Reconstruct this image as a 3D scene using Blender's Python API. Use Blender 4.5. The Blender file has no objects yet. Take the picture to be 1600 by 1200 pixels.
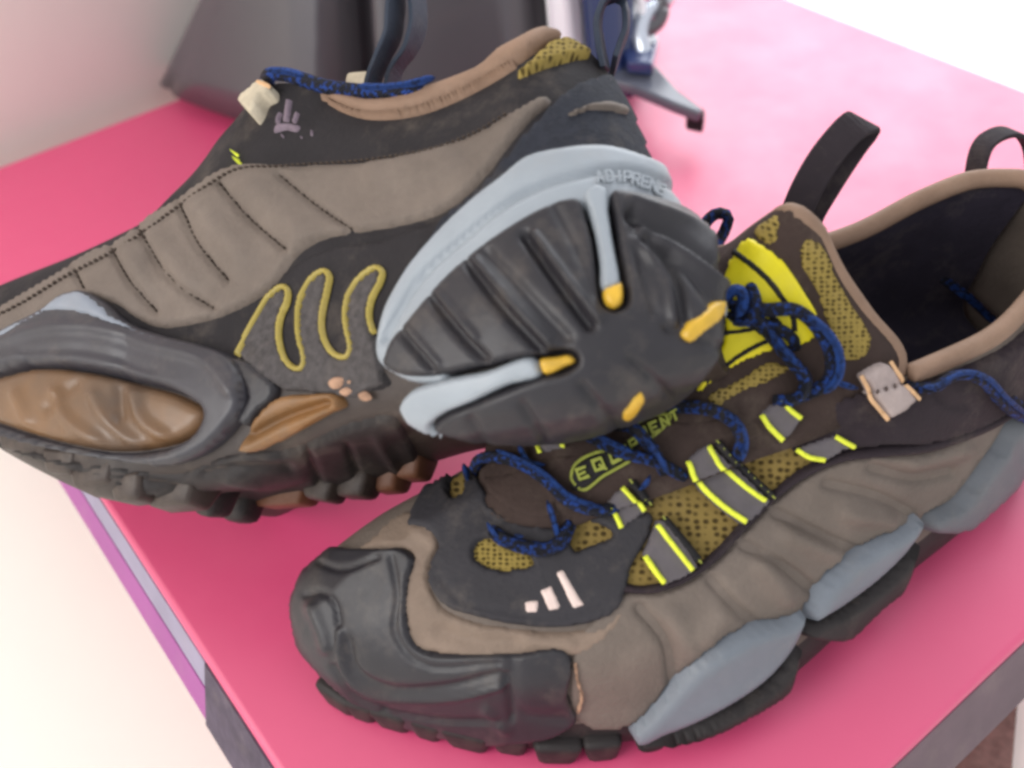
import bpy, bmesh, math, random
import numpy as np
from mathutils import Vector, Matrix
from mathutils.bvhtree import BVHTree
from mathutils.geometry import delaunay_2d_cdt

random.seed(7); np.random.seed(7)
S = bpy.context.scene
COL = S.collection

# ------------------------------------------------------------------ camera
F = 1634.0                       # focal length in photo pixels (1600 wide)
CAMH = 0.29                      # lens height above the table top (m)
def _d(x, y):
    v = np.array([x-800., y-600., F]); return v/np.linalg.norm(v)
_Y = _d(-878, -824); _X = _d(3956, -1243)
_Z = np.cross(_X, _Y); _Z /= np.linalg.norm(_Z)
_Y = np.cross(_Z, _X)
R = np.array([_X, _Y, _Z])       # camera (x right, y down, z forward) -> world
CAM = np.array([0., 0., CAMH])
cam = bpy.data.cameras.new('camera'); camo = bpy.data.objects.new('camera', cam); COL.objects.link(camo)
M = Matrix.Identity(4)
for i in range(3):
    M[i][0] = R[i][0]; M[i][1] = -R[i][1]; M[i][2] = -R[i][2]; M[i][3] = CAM[i]
camo.matrix_world = M
cam.sensor_width = 36; cam.lens = F/1600*36; cam.clip_start = .02; cam.clip_end = 60
cam.dof.use_dof = True; cam.dof.focus_distance = .315; cam.dof.aperture_fstop = 9.0
S.camera = camo
S.render.resolution_x = 1024; S.render.resolution_y = 768

# ------------------------------------------------------------------ light
W = bpy.data.worlds.new('World'); S.world = W; W.use_nodes = True
bg = W.node_tree.nodes['Background']; bg.inputs[0].default_value = (.93, .95, 1.0, 1); bg.inputs[1].default_value = .92
def area(name, loc, target, size, power, color, size_y=None):
    l = bpy.data.lights.new(name, 'AREA'); l.energy = power; l.color = color; l.size = size
    if size_y: l.shape = 'RECTANGLE'; l.size_y = size_y
    o = bpy.data.objects.new(name, l); COL.objects.link(o); o.location = loc
    o.rotation_euler = (Vector(target)-Vector(loc)).to_track_quat('-Z', 'Y').to_euler()
    return o
area('window_light', (1.05, .85, .62), (.3, .3, 0), 1.1, 17.5, (.93, .96, 1.0), 1.2)
area('added_floor_light', (-1.15, .25, .85), (-.25, .3, -.13), .9, 17, (1.0, .98, .95))  # unseen light added at the left to brighten floor and wall
S.view_settings.view_transform = 'Standard'; S.view_settings.look = 'None'
S.view_settings.exposure = 0; S.view_settings.gamma = 1
S.cycles.filter_width = 3.1

# ------------------------------------------------------------------ helpers
def lin(c):
    return tuple(((v/255+.055)/1.055)**2.4 if v > 10 else v/255/12.92 for v in c)
MATS = {}
def mat(name, rgb, rough=.7, spec=.5, bump=0., bscale=200., var=.12, vscale=60., metallic=0., kind=None, rgb2=None, coat=0., dust=.16):
    """procedural material; rgb given as sRGB"""
    m = bpy.data.materials.new(name); m.use_nodes = True; nt = m.node_tree; N = nt.nodes; L = nt.links
    b = N['Principled BSDF']; b.inputs['Roughness'].default_value = rough; b.inputs['Metallic'].default_value = metallic
    b.inputs['Specular IOR Level'].default_value = spec; b.inputs['Coat Weight'].default_value = coat
    c = np.array(lin(rgb)); c2 = np.array(lin(rgb2)) if rgb2 else c*(1+var*1.2)
    c1 = c if rgb2 else c*(1-var)
    tc = N.new('ShaderNodeTexCoord'); src = tc.outputs['Object']
    n1 = N.new('ShaderNodeTexNoise'); n1.inputs['Scale'].default_value = vscale; n1.inputs['Detail'].default_value = 5
    n1.inputs['Roughness'].default_value = .65
    L.new(src, n1.inputs['Vector'])
    rp = N.new('ShaderNodeValToRGB'); rp.color_ramp.elements[0].position = .32; rp.color_ramp.elements[1].position = .7
    rp.color_ramp.elements[0].color = (*c1, 1); rp.color_ramp.elements[1].color = (*c2, 1)
    L.new(n1.outputs['Fac'], rp.inputs['Fac']); colout = rp.outputs['Color']
    if dust and rough > .4:     # uneven dust and rubbed spots
        n5 = N.new('ShaderNodeTexNoise'); n5.inputs['Scale'].default_value = 55; n5.inputs['Detail'].default_value = 8; n5.inputs['Roughness'].default_value = .75
        L.new(src, n5.inputs['Vector'])
        r5 = N.new('ShaderNodeValToRGB'); r5.color_ramp.elements[0].position = .52; r5.color_ramp.elements[1].position = .78
        r5.color_ramp.elements[0].color = (0, 0, 0, 1); r5.color_ramp.elements[1].color = (dust, dust, dust, 1); L.new(n5.outputs['Fac'], r5.inputs['Fac'])
        m5 = N.new('ShaderNodeMix'); m5.data_type = 'RGBA'; L.new(r5.outputs['Color'], m5.inputs[0]); L.new(colout, m5.inputs[6])
        m5.inputs[7].default_value = (*lin((168, 152, 136)), 1); colout = m5.outputs[2]
    height = None
    if kind == 'mesh':          # open honeycomb textile
        v = N.new('ShaderNodeTexVoronoi'); v.inputs['Scale'].default_value = bscale; v.inputs['Randomness'].default_value = .35
        v.feature = 'F1'
        mp = N.new('ShaderNodeMapping'); mp.inputs['Scale'].default_value = (1, 1.25, 1); L.new(tc.outputs['UV'], mp.inputs['Vector'])
        L.new(mp.outputs['Vector'], v.inputs['Vector'])
        r2 = N.new('ShaderNodeValToRGB'); r2.color_ramp.elements[0].position = .18; r2.color_ramp.elements[1].position = .42
        r2.color_ramp.elements[0].color = (.22, .2, .2, 1); r2.color_ramp.elements[1].color = (1, 1, 1, 1)
        L.new(v.outputs['Distance'], r2.inputs['Fac'])
        mx = N.new('ShaderNodeMix'); mx.data_type = 'RGBA'; mx.blend_type = 'MULTIPLY'; mx.inputs[0].default_value = 1
        L.new(colout, mx.inputs[6]); L.new(r2.outputs['Color'], mx.inputs[7]); colout = mx.outputs[2]
        height = r2.outputs['Color']
    elif kind in ('weave', 'braid'):
        w = N.new('ShaderNodeTexWave'); w.inputs['Scale'].default_value = bscale; w.inputs['Distortion'].default_value = 1.2
        w.inputs['Detail'].default_value = 1
        w.bands_direction = 'DIAGONAL' if kind == 'braid' else 'X'
        L.new(tc.outputs['UV'], w.inputs['Vector']); height = w.outputs['Fac']
        if kind == 'braid':
            n3 = N.new('ShaderNodeTexNoise'); n3.inputs['Scale'].default_value = 620; L.new(src, n3.inputs['Vector'])
            r2 = N.new('ShaderNodeValToRGB'); r2.color_ramp.elements[0].position = .5; r2.color_ramp.elements[1].position = .62
            L.new(n3.outputs['Fac'], r2.inputs['Fac'])
            mx = N.new('ShaderNodeMix'); mx.data_type = 'RGBA'; L.new(r2.outputs['Color'], mx.inputs[0])
            L.new(colout, mx.inputs[6]); mx.inputs[7].default_value = (*(np.array(lin((32, 66, 140))) if name.startswith('navy') else c*.35), 1); colout = mx.outputs[2]
    elif bump:
        n2 = N.new('ShaderNodeTexNoise'); n2.inputs['Scale'].default_value = bscale; n2.inputs['Detail'].default_value = 4
        L.new(src, n2.inputs['Vector']); height = n2.outputs['Fac']
    L.new(colout, b.inputs['Base Color'])
    if height is not None:
        bp = N.new('ShaderNodeBump'); bp.inputs['Strength'].default_value = bump or .4; bp.inputs['Distance'].default_value = .0006
        L.new(height, bp.inputs['Height']); L.new(bp.outputs['Normal'], b.inputs['Normal'])
    MATS[name] = m
    return m

LEATHER = mat('taupe_nubuck', (110, 99, 91), .68, .3, .55, 700, .17, 28)
LEATHER2 = mat('worn_taupe_nubuck', (126, 109, 96), .68, .3, .55, 700, .2, 34)
CHAR = mat('charcoal_nubuck', (50, 48, 52), .72, .3, .45, 600, .12, 50)
DARK = mat('black_textile', (42, 39, 41), .8, .25, .5, 700, .15, 70)
NAVY = mat('navy_black_mesh', (40, 42, 50), .8, .25, .7, 900, .22, 300)
RUBBER = mat('black_rubber', (44, 42, 46), .43, .4, .25, 300, .12, 45)
RUBBERB = mat('brown_black_rubber', (56, 46, 42), .5, .4, .3, 250, .2, 40)
SOLE = mat('outsole_rubber', (40, 35, 35), .6, .35, .35, 250, .2, 60)
GREY = mat('grey_foam', (114, 120, 128), .5, .4, .15, 500, .06, 60)
GREYRIM = mat('pale_grey_rubber', (146, 153, 160), .42, .5, .15, 400, .06, 50)
HEELGREY = mat('heel_grey_rubber', (96, 99, 104), .55, .4, .2, 400, .08, 50)
FRAME = mat('slate_rubber', (56, 54, 60), .42, .5, .2, 300, .14, 50)
FRAMELIT = mat('lit_worn_slate_rubber', (132, 138, 148), .5, .45, .2, 300, .12, 60)
AMBER = mat('amber_gel', (120, 88, 58), .38, .5, .2, 120, .2, 25, rgb2=(92, 76, 64))
ORANGE = mat('ochre_rubber', (140, 98, 54), .5, .45, .2, 200, .2, 60, rgb2=(112, 84, 56))
YELLOW = mat('mustard_rubber', (158, 140, 62), .42, .5, .15, 300, .1, 80)
GOLD = mat('golden_yellow_rubber', (206, 164, 50), .35, .5, .25, 160, .22, 120)
NEON = mat('lime_yellow_stitching', (228, 236, 70), .7, .3, .7, 900, .05, 300)
LIMEDULL = mat('olive_lime_print', (150, 156, 70), .8, .3, .2, 900, .05, 200)
BADGE = mat('bright_yellow_badge', (232, 216, 24), .5, .4, .2, 300, .05, 100)
OLIVE = mat('olive_mesh', (128, 108, 60), .85, .2, .8, 7.0, .12, 40, kind='mesh')
OLIVES = mat('fine_olive_mesh', (146, 126, 66), .85, .2, .8, 11.0, .12, 40, kind='mesh')
BROWN = mat('brown_textile', (62, 50, 46), .85, .2, .5, 700, .15, 80)
MAROON = mat('dark_plum_textile', (46, 37, 42), .8, .25, .5, 700, .12, 60)
TAN = mat('tan_binding', (132, 106, 88), .7, .3, .4, 500, .12, 60)
TANLIT = mat('tan_collar_binding', (138, 112, 94), .7, .3, .4, 500, .12, 60)
LINING = mat('dark_lining', (52, 47, 58), .9, .2, .5, 500, .15, 60)
WEB = mat('grey_webbing', (100, 94, 98), .75, .3, .5, 9.0, .1, 200, kind='weave')
WEBD = mat('black_webbing', (46, 39, 44), .75, .3, .5, 9.0, .1, 200, kind='weave')
WEBB = mat('slate_blue_webbing', (52, 60, 74), .7, .35, .5, 9.0, .1, 200, kind='weave')
LACE = mat('navy_lace_braid', (24, 26, 38), .7, .3, .8, 26, .2, 300, kind='braid')
LACEB = mat('blue_lace_braid', (34, 70, 140), .65, .3, .8, 26, .2, 300, kind='braid')
TAGM = mat('pale_grey_tag', (165, 150, 146), .75, .3, .4, 500, .2, 120)
TAGB = mat('cream_tag', (190, 178, 156), .75, .3, .4, 500, .2, 120)
TAGE = mat('peach_tag_edge', (214, 172, 130), .75, .3, .4, 500, .1, 120)
PRINT = mat('pale_pink_print', (222, 200, 192), .75, .3, .3, 500, .08, 200)
STITCH = mat('dark_taupe_thread', (70, 60, 54), .8, .2, .3, 800, .1, 200)
MAUVE = mat('mauve_print', (116, 102, 112), .8, .3, .3, 500, .18, 400)
BLACKP = mat('black_patch', (30, 28, 31), .75, .3, .4, 800, .1, 100)
SCUFF = mat('peach_scuff', (176, 140, 116), .85, .2, .5, 300, .25, 300)

def link(name, me, m, parent=None):
    o = bpy.data.objects.new(name, me); COL.objects.link(o)
    if m: me.materials.append(m)
    if parent: o.parent = parent
    return o
def empty(name, loc=(0, 0, 0)):
    o = bpy.data.objects.new(name, None); COL.objects.link(o); o.location = loc; o.empty_display_size = .02
    return o
def tag(o, label=None, cat=None, group=None, kind=None):
    if label: o['label'] = label
    if cat: o['category'] = cat
    if group: o['group'] = group
    if kind: o['kind'] = kind
    return o
def mesh(name, V, Fc, smooth=True):
    me = bpy.data.meshes.new(name); me.from_pydata([tuple(map(float, v)) for v in V], [], Fc)
    if smooth: me.polygons.foreach_set('use_smooth', [True]*len(me.polygons))
    me.update(); return me
def ray(px, py):
    r = R @ np.array([px-800., py-600., F]); return r/np.linalg.norm(r)
def on_z(px, py, z):
    r = ray(px, py); return CAM + r*((z-CAMH)/r[2])
def at_depth(px, py, D):
    return CAM + R @ (np.array([(px-800.)/F, (py-600.)/F, 1.])*D)
def to_px(p):
    c = R.T @ (np.asarray(p)-CAM); return (800+F*c[0]/c[2], 600+F*c[1]/c[2], c[2])

def catmull(P, n, closed=False):
    P = np.asarray(P, float); k = len(P); out = []
    segs = k if closed else k-1
    for i in range(segs):
        if closed: p0, p1, p2, p3 = P[i-1], P[i], P[(i+1) % k], P[(i+2) % k]
        else:
            p1, p2 = P[i], P[i+1]
            p0 = P[i-1] if i > 0 else 2*p1-p2
            p3 = P[i+2] if i+2 < k else 2*p2-p1
        for t in np.arange(n)/n:      # a catmull-rom whose tangents are limited by the shorter neighbour
            l0, l1, l2 = np.linalg.norm(p1-p0)+1e-9, np.linalg.norm(p2-p1)+1e-9, np.linalg.norm(p3-p2)+1e-9
            v0, v1, v2 = (p1-p0)/l0, (p2-p1)/l1, (p3-p2)/l2
            m1 = (v0*l1+v1*l0)/(l0+l1)*l1; m2 = (v1*l2+v2*l1)/(l1+l2)*l1
            h00 = 2*t**3-3*t*t+1; h10 = t**3-2*t*t+t; h01 = -2*t**3+3*t*t; h11 = t**3-t*t
            out.append(h00*p1+h10*m1+h01*p2+h11*m2)
    if not closed: out.append(P[-1])
    return np.array(out)
def resample(P, step, closed=False):
    P = np.asarray(P, float)
    if closed: P = np.vstack([P, P[:1]])
    d = np.r_[0, np.cumsum(np.linalg.norm(np.diff(P, axis=0), axis=1))]
    n = max(2, int(round(d[-1]/step)))
    t = np.linspace(0, d[-1], n+1)
    Q = np.array([np.interp(t, d, P[:, i]) for i in range(P.shape[1])]).T
    return Q[:-1] if closed else Q
def seg_dist(Q, A, closed=False):
    """distance of each point of Q to polyline A"""
    A = np.asarray(A, float); B = np.roll(A, -1, 0)
    if not closed: A, B = A[:-1], B[:-1]
    best = np.full(len(Q), 1e9)
    for a, b in zip(A, B):
        ab = b-a; t = np.clip(((Q-a)@ab)/(ab@ab+1e-12), 0, 1)
        best = np.minimum(best, np.hypot(*(Q-a-t[:, None]*ab).T))
    return best
def inside(Q, P):
    c = np.zeros(len(Q), bool); n = len(P)
    for i in range(n):
        x1, y1 = P[i]; x2, y2 = P[(i+1) % n]
        if y1 == y2: continue
        m = ((Q[:, 1] > min(y1, y2)) & (Q[:, 1] <= max(y1, y2)))
        c ^= m & (Q[:, 0] < x1+(Q[:, 1]-y1)*(x2-x1)/(y2-y1))
    return c

def hit(bvh, px, py, ref=None):
    r = ray(px, py)
    h = bvh.ray_cast(Vector(CAM), Vector(r), 3.)
    if h[0] is not None:
        n = h[1] if h[1].dot(Vector(r)) < 0 else -h[1]
        return np.array(h[0]), np.array(n)
    # beside the silhouette: the nearest point of the body
    D = ref or .33
    p = CAM + r*D
    for _ in range(6):
        q = bvh.find_nearest(Vector(p)); q0 = np.array(q[0]); D2 = (q0-CAM)@r; p = CAM+r*D2
    n = q[1] if q[1].dot(Vector(r)) < 0.35 else -q[1]
    return q0, np.array(n)

def panel(name, poly, m, parent, bvh, t=.0015, edge=7., step=7., relief=(), holes=(), curve=True, sink=.0006, lift=0., over=None, infl=0.):
    """a piece of upper or sole: outline laid on the shoe body, with its own thickness t, rolled edges and relief"""
    if over is not None: sink = .0002-over
    def prep(p):
        p = np.asarray(p, float)
        if curve: p = catmull(p, 6, True)
        return resample(p, step*.8, True)
    B = prep(poly); H = [prep(h) for h in holes]
    def seen(q): return bvh.ray_cast(Vector(CAM), Vector(ray(*q)), 3.)[0] is not None
    cen = B.mean(0); keep = []; nmiss = 0
    for q in B:
        if seen(q): keep.append(q); continue
        nmiss += 1; dv = cen-q; L = np.linalg.norm(dv)
        for s in np.arange(2., min(L, 110.), 2.):
            if seen(q+dv/L*s): keep.append(q+dv/L*(s+1.)); break
    if 0 < nmiss and len(keep) > 8:
        K = np.array(keep)
        for _ in range(2): K = (np.roll(K, 1, 0)+2*K+np.roll(K, -1, 0))/4
        B = resample(K, step*.8, True)
    x0, y0 = B.min(0); x1, y1 = B.max(0)
    gx = np.arange(x0, x1, step); gy = np.arange(y0, y1, step*.866)
    G = np.array([(x+(step/2 if j % 2 else 0), y) for j, y in enumerate(gy) for x in gx]) if len(gx) and len(gy) else np.zeros((0, 2))
    if len(G):
        G = G[inside(G, B)]
        G = G[seg_dist(G, B, True) > step*.55] if len(G) else G
        for h in H:
            if len(G): G = G[~inside(G, h)]; G = G[seg_dist(G, h, True) > step*.55]
    V = [Vector(p) for p in B]; E = [(i, (i+1) % len(B)) for i in range(len(B))]
    for h in H:
        o = len(V); V += [Vector(p) for p in h]; E += [(o+i, o+(i+1) % len(h)) for i in range(len(h))]
    V += [Vector(p) for p in G]
    r = delaunay_2d_cdt(V, E, [], 0, 1e-4)
    Q = np.array([tuple(v) for v in r[0]]); T = np.array([f for f in r[2] if len(f) == 3])
    cen = Q[T].mean(1); ok = inside(cen, B)
    for h in H: ok &= ~inside(cen, h)
    T = T[ok]
    d = seg_dist(Q, B, True)
    for h in H: d = np.minimum(d, seg_dist(Q, h, True))
    k = np.clip(d/edge, 0, 1); prof = np.sqrt(np.clip(1-(1-k)**2, 0, 1))
    Hh = -sink+(t+sink)*prof + lift
    Hh = Hh-infl
    for line, amp, sig in relief:
        line = catmull(line, 4)
        Hh = Hh + amp*np.exp(-(seg_dist(Q, line)/sig)**2)*np.clip(d/(edge*.8), 0, 1)
    ref = None; X = []; NN = []
    for q in Q[::max(1, len(Q)//25)]:
        h = bvh.ray_cast(Vector(CAM), Vector(ray(*q)), 3.)
        if h[0] is not None: ref = h[3] if ref is None else ref
    for q in Q:
        p, n = hit(bvh, q[0], q[1], ref); X.append(p); NN.append(n)
    X = np.array(X); NN = np.array(NN)
    # smooth the normals over the panel
    for _ in range(3):
        acc = NN.copy()
        for a, b in ((0, 1), (1, 2), (2, 0)):
            np.add.at(acc, T[:, a], NN[T[:, b]]); np.add.at(acc, T[:, b], NN[T[:, a]])
        NN = acc/np.linalg.norm(acc, axis=1)[:, None]
    P3 = X + NN*Hh[:, None]
    # outward facing
    fn = np.cross(P3[T[:, 1]]-P3[T[:, 0]], P3[T[:, 2]]-P3[T[:, 0]])
    flip = (fn*NN[T[:, 0]]).sum(1) < 0
    T[flip] = T[flip][:, ::-1]
    me = mesh(name, P3, [tuple(map(int, f)) for f in T])
    uv = me.uv_layers.new(name='UVMap')
    li = np.zeros(len(me.loops), int); me.loops.foreach_get('vertex_index', li)
    uv.data.foreach_set('uv', (Q[li]/100.).astype(float).ravel())
    return link(name, me, m, parent)

def strip_poly(line, w, w2=None, closed=False):
    P = resample(catmull(line, 6), 5.)
    tg = np.gradient(P, axis=0); tg /= np.linalg.norm(tg, axis=1)[:, None]+1e-9
    nn = np.c_[-tg[:, 1], tg[:, 0]]
    ww = np.linspace(w, w if w2 is None else w2, len(P))[:, None]/2
    return np.vstack([P+nn*ww, (P-nn*ww)[::-1]])
def strip(name, line, w, m, parent, bvh, t=.0015, w2=None, edge=None, step=4., **k):
    return panel(name, strip_poly(line, w, w2), m, parent, bvh, t, edge or w*.45, step, curve=False, **k)

def sweep(name, P, rad, m, parent=None, n=8, flat=1.0, up=None, taper=False):
    """tube along 3-D points; flat<1 squashes it"""
    P = np.asarray(P, float); N = len(P)
    tg = np.gradient(P, axis=0); tg /= np.linalg.norm(tg, axis=1)[:, None]+1e-12
    ref = np.array(up if up is not None else (0, 0, 1.)); V = []; Fc = []
    b = np.cross(tg[0], ref); b /= np.linalg.norm(b)+1e-9
    L = np.r_[0, np.cumsum(np.linalg.norm(np.diff(P, axis=0), axis=1))]
    rr = np.broadcast_to(rad, (N,)) if np.ndim(rad) else np.full(N, rad)
    for i in range(N):
        b = b-tg[i]*(b@tg[i]); b /= np.linalg.norm(b)+1e-9; c = np.cross(tg[i], b)
        for j in range(n):
            a = 2*math.pi*j/n
            V.append(P[i]+rr[i]*(math.cos(a)*b+math.sin(a)*c*flat))
    for i in range(N-1):
        for j in range(n):
            Fc.append((i*n+j, i*n+(j+1) % n, (i+1)*n+(j+1) % n, (i+1)*n+j))
    Fc.append(tuple(range(n))[::-1]); Fc.append(tuple((N-1)*n+j for j in range(n)))
    me = mesh(name, V, Fc); uv = me.uv_layers.new(name='UVMap')
    for p in me.polygons:
        for li in p.loop_indices:
            v = me.loops[li].vertex_index; uv.data[li].uv = (L[v//n]*20, (v % n)/n*.3)
    return link(name, me, m, parent)
def lace(name, pts, bvh, parent, rad=.0021, lift=.004, m=None, ref=.3, lifts=None):
    P = []; lf = np.full(len(pts), lift) if lifts is None else np.asarray(lifts, float)
    if m is not LACEB: lf[0] -= .004; lf[-1] -= .004
    for (x, y), l in zip(pts, lf):
        p, n = hit(bvh, x, y, ref); P.append(p+n*l)
    P = resample(catmull(P, 8), .0012)
    for _ in range(3): P[1:-1] = (P[:-2]+2*P[1:-1]+P[2:])/4
    L = np.r_[0, np.cumsum(np.linalg.norm(np.diff(P, axis=0), axis=1))]; e = np.minimum(L, L[-1]-L)/.0022
    if m is LACEB: rad = rad*np.clip(e, .05, 1)**.5*1.1
    return sweep(name, P, rad, m or LACE, parent, 8)

# ------------------------------------------------------------------ shoe body
def interp_table(tab, n):
    tab = np.asarray(tab, float); k = len(tab); x = np.arange(k)
    t = np.linspace(0, k-1, n); out = np.zeros((n, tab.shape[1]))
    i = np.minimum(t.astype(int), k-2); u = (t-i)[:, None]
    # monotone tangents
    dl = np.diff(tab, axis=0); m = np.zeros_like(tab); m[0] = dl[0]; m[-1] = dl[-1]
    a, b = dl[:-1], dl[1:]; mm = np.where(a*b > 0, 2*a*b/(a+b+1e-15), 0); m[1:-1] = mm
    h00 = 2*u**3-3*u*u+1; h10 = u**3-2*u*u+u; h01 = -2*u**3+3*u*u; h11 = u**3-u*u
    return h00*tab[i]+h10*m[i]+h01*tab[i+1]+h11*m[i+1]
SEG = 8
def body(tab, frame, n=130):
    """tab rows: s, ln, lf, zb, zs, un, uf, rn_l, rn_z, rf_l, rf_z ; frame = origin, a, lateral, up"""
    O, A, Ln, U = frame
    T = interp_table(tab, n); rings = []
    for s, ln, lf, zb, zs, un, uf, rnl, rnz, rfl, rfz in T:
        c = (ln+lf)/2
        def side(l, u, rl, rz):
            return [(rl, rz), (rl+(u-rl)*.62, rz-(rz-zs)*.20), (u, zs+(rz-zs)*.48), (u*.4+l*.6, zs+(rz-zs)*.12),
                    (l, zs*.55+zb*.45), (l+(c-l)*.09, zb)]
        ctrl = side(ln, un, rnl, rnz)+[(c, zb)]+side(lf, uf, rfl, rfz)[::-1]
        q = catmull(ctrl, SEG)
        rings.append([O+A*s+Ln*x+U*z for x, z in q])
    return np.array(rings), T
def grid_faces(n, k, j0, j1):
    return [(i*k+j, i*k+j+1, (i+1)*k+j+1, (i+1)*k+j) for i in range(n-1) for j in range(j0, j1)]
def build_body(tab, frame, parent, upper_mat, sole_mat, n=130):
    Rg, T = body(tab, frame, n); k = Rg.shape[1]; V = Rg.reshape(-1, 3)
    a, b = 3*SEG+3, k-1-3*SEG-3
    def sub(j0, j1): return Rg[:, j0:j1+1].reshape(-1, 3), grid_faces(n, j1-j0+1, 0, j1-j0)
    Vs, Fs = sub(a, b)
    so = link('outsole', mesh('outsole', Vs, Fs+[tuple(range(b-a+1)), tuple((n-1)*(b-a+1)+j for j in range(b-a+1))[::-1]]), sole_mat, parent)
    V1, F1 = sub(0, a); V2, F2 = sub(b, k-1)
    up = link('upper', mesh('upper', np.vstack([V1, V2]), F1+[tuple(i+len(V1) for i in f) for f in F2]), upper_mat, parent)
    for o in (so, up):
        bm = bmesh.new(); bm.from_mesh(o.data); bmesh.ops.remove_doubles(bm, verts=bm.verts, dist=1e-6)
        bmesh.ops.recalc_face_normals(bm, faces=bm.faces); bm.to_mesh(o.data); bm.free()
    bv = BVHTree.FromPolygons([tuple(v) for v in V], grid_faces(n, k, 0, k-1))
    return Rg, T, bv
def inflated(Rg, d):
    """the body's surface moved outward by d: carries thick pieces so that they keep their place at the outline"""
    n, k = Rg.shape[:2]
    du = np.gradient(Rg, axis=0); dv = np.gradient(Rg, axis=1); nn = np.cross(du, dv); nn /= np.linalg.norm(nn, axis=2)[:, :, None]+1e-12
    c = Rg.mean(1, keepdims=True)
    if (nn*(Rg-c)).sum() < 0: nn = -nn
    shut = np.linalg.norm(Rg[:, 0]-Rg[:, -1], axis=1) < 1e-4
    m = nn[shut, 0]+nn[shut, -1]; m /= np.linalg.norm(m, axis=1)[:, None]+1e-12; nn[shut, 0] = m; nn[shut, -1] = m
    V = Rg+nn*d; ends = []; fan = []
    for i, o in ((0, 3), (n-1, n-4)):
        e = Rg[i].mean(0)-Rg[o].mean(0); e /= np.linalg.norm(e); ends.append(Rg[i].mean(0)+e*d)
        V[i] += e*d*.6; a = n*k+len(ends)-1; fan += [(i*k+j, i*k+(j+1) % k, a) for j in range(k)]
    return BVHTree.FromPolygons([tuple(v) for v in V.reshape(-1, 3)]+[tuple(v) for v in ends], grid_faces(n, k, 0, k-1)+fan)
def grow(poly, d):
    P = np.asarray(poly, float); tg = np.roll(P, -1, 0)-np.roll(P, 1, 0); tg /= np.linalg.norm(tg, axis=1)[:, None]
    nn = np.c_[tg[:, 1], -tg[:, 0]]
    if inside(P+nn*3, P).sum() > len(P)/2: nn = -nn
    return P+nn*np.broadcast_to(d, len(P))[:, None]
def build_lining(Rg, T, frame, parent, m, s0, s1, floor=.012):
    O, A, Ln, U = frame; rings = []
    for (s, ln, lf, zb, zs, un, uf, rnl, rnz, rfl, rfz) in T:
        if not s0 <= s <= s1: continue
        zf = zs+floor
        c = [(rnl, rnz), (un+.005*np.sign(uf-un), zs+(rnz-zs)*.5), (un*.85+uf*.15, zf+.004), ((un+uf)/2, zf),
             (uf*.85+un*.15, zf+.004), (uf-.005*np.sign(uf-un), zs+(rfz-zs)*.5), (rfl, rfz)]
        cm = (un+uf)/2
        c = [(cm+(l-cm)*.93, z-.001) for l, z in c]
        q = catmull(c, 6); rings.append([O+A*s+Ln*x+U*z for x, z in q])
    Rr = np.array(rings); n, k = Rr.shape[:2]
    return link('lining', mesh('lining', Rr.reshape(-1, 3), grid_faces(n, k, 0, k-1)), m, parent)
def rounded_box(name, size, bev, m, parent=None, seg=2):
    bm = bmesh.new(); bmesh.ops.create_cube(bm, size=1)
    for v in bm.verts: v.co = Vector((v.co.x*size[0], v.co.y*size[1], v.co.z*size[2]))
    if name == 'tread_lug':
        for v in bm.verts:
            if v.co.z < 0: v.co.x *= .72; v.co.y *= .7
    bmesh.ops.bevel(bm, geom=bm.edges[:], offset=bev, segments=seg, affect='EDGES', profile=.5)
    me = bpy.data.meshes.new(name); bm.to_mesh(me); bm.free()
    me.polygons.foreach_set('use_smooth', [True]*len(me.polygons))
    return link(name, me, m, parent)
def orient(o, loc, x, z):
    x = np.asarray(x, float); x /= np.linalg.norm(x); z = np.asarray(z, float); z -= x*(z@x); z /= np.linalg.norm(z); y = np.cross(z, x)
    Mx = Matrix.Identity(4)
    for i in range(3): Mx[i][0] = x[i]; Mx[i][1] = y[i]; Mx[i][2] = z[i]; Mx[i][3] = loc[i]
    o.matrix_basis = Mx
def ribbon(name, P, wdir, w, th, m, parent):
    """flat webbing band along 3-D path P, width direction wdir"""
    P = resample(catmull(P, 8), .0015); wd = np.asarray(wdir, float); wd /= np.linalg.norm(wd)
    tg = np.gradient(P, axis=0); tg /= np.linalg.norm(tg, axis=1)[:, None]
    V = []; Fc = []; L = np.r_[0, np.cumsum(np.linalg.norm(np.diff(P, axis=0), axis=1))]
    for p, t in zip(P, tg):
        b = wd-t*(wd@t); b /= np.linalg.norm(b); c = np.cross(t, b)
        for x, y in ((-1, -.7), (-.93, -1), (.93, -1), (1, -.7), (1, .7), (.93, 1), (-.93, 1), (-1, .7)): V.append(p+b*x*w/2+c*y*th/2)
    n = len(P); k = 8
    for i in range(n-1):
        for j in range(k): Fc.append((i*k+j, i*k+(j+1) % k, (i+1)*k+(j+1) % k, (i+1)*k+j))
    Fc.append(tuple(range(k))[::-1]); Fc.append(tuple((n-1)*k+j for j in range(k)))
    me = mesh(name, V, Fc, False); uv = me.uv_layers.new(name='UVMap')
    for p in me.polygons:
        for li in p.loop_indices:
            v = me.loops[li].vertex_index; uv.data[li].uv = (L[v//k]*60, (v % k)*.2)
    return link(name, me, m, parent)

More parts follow.
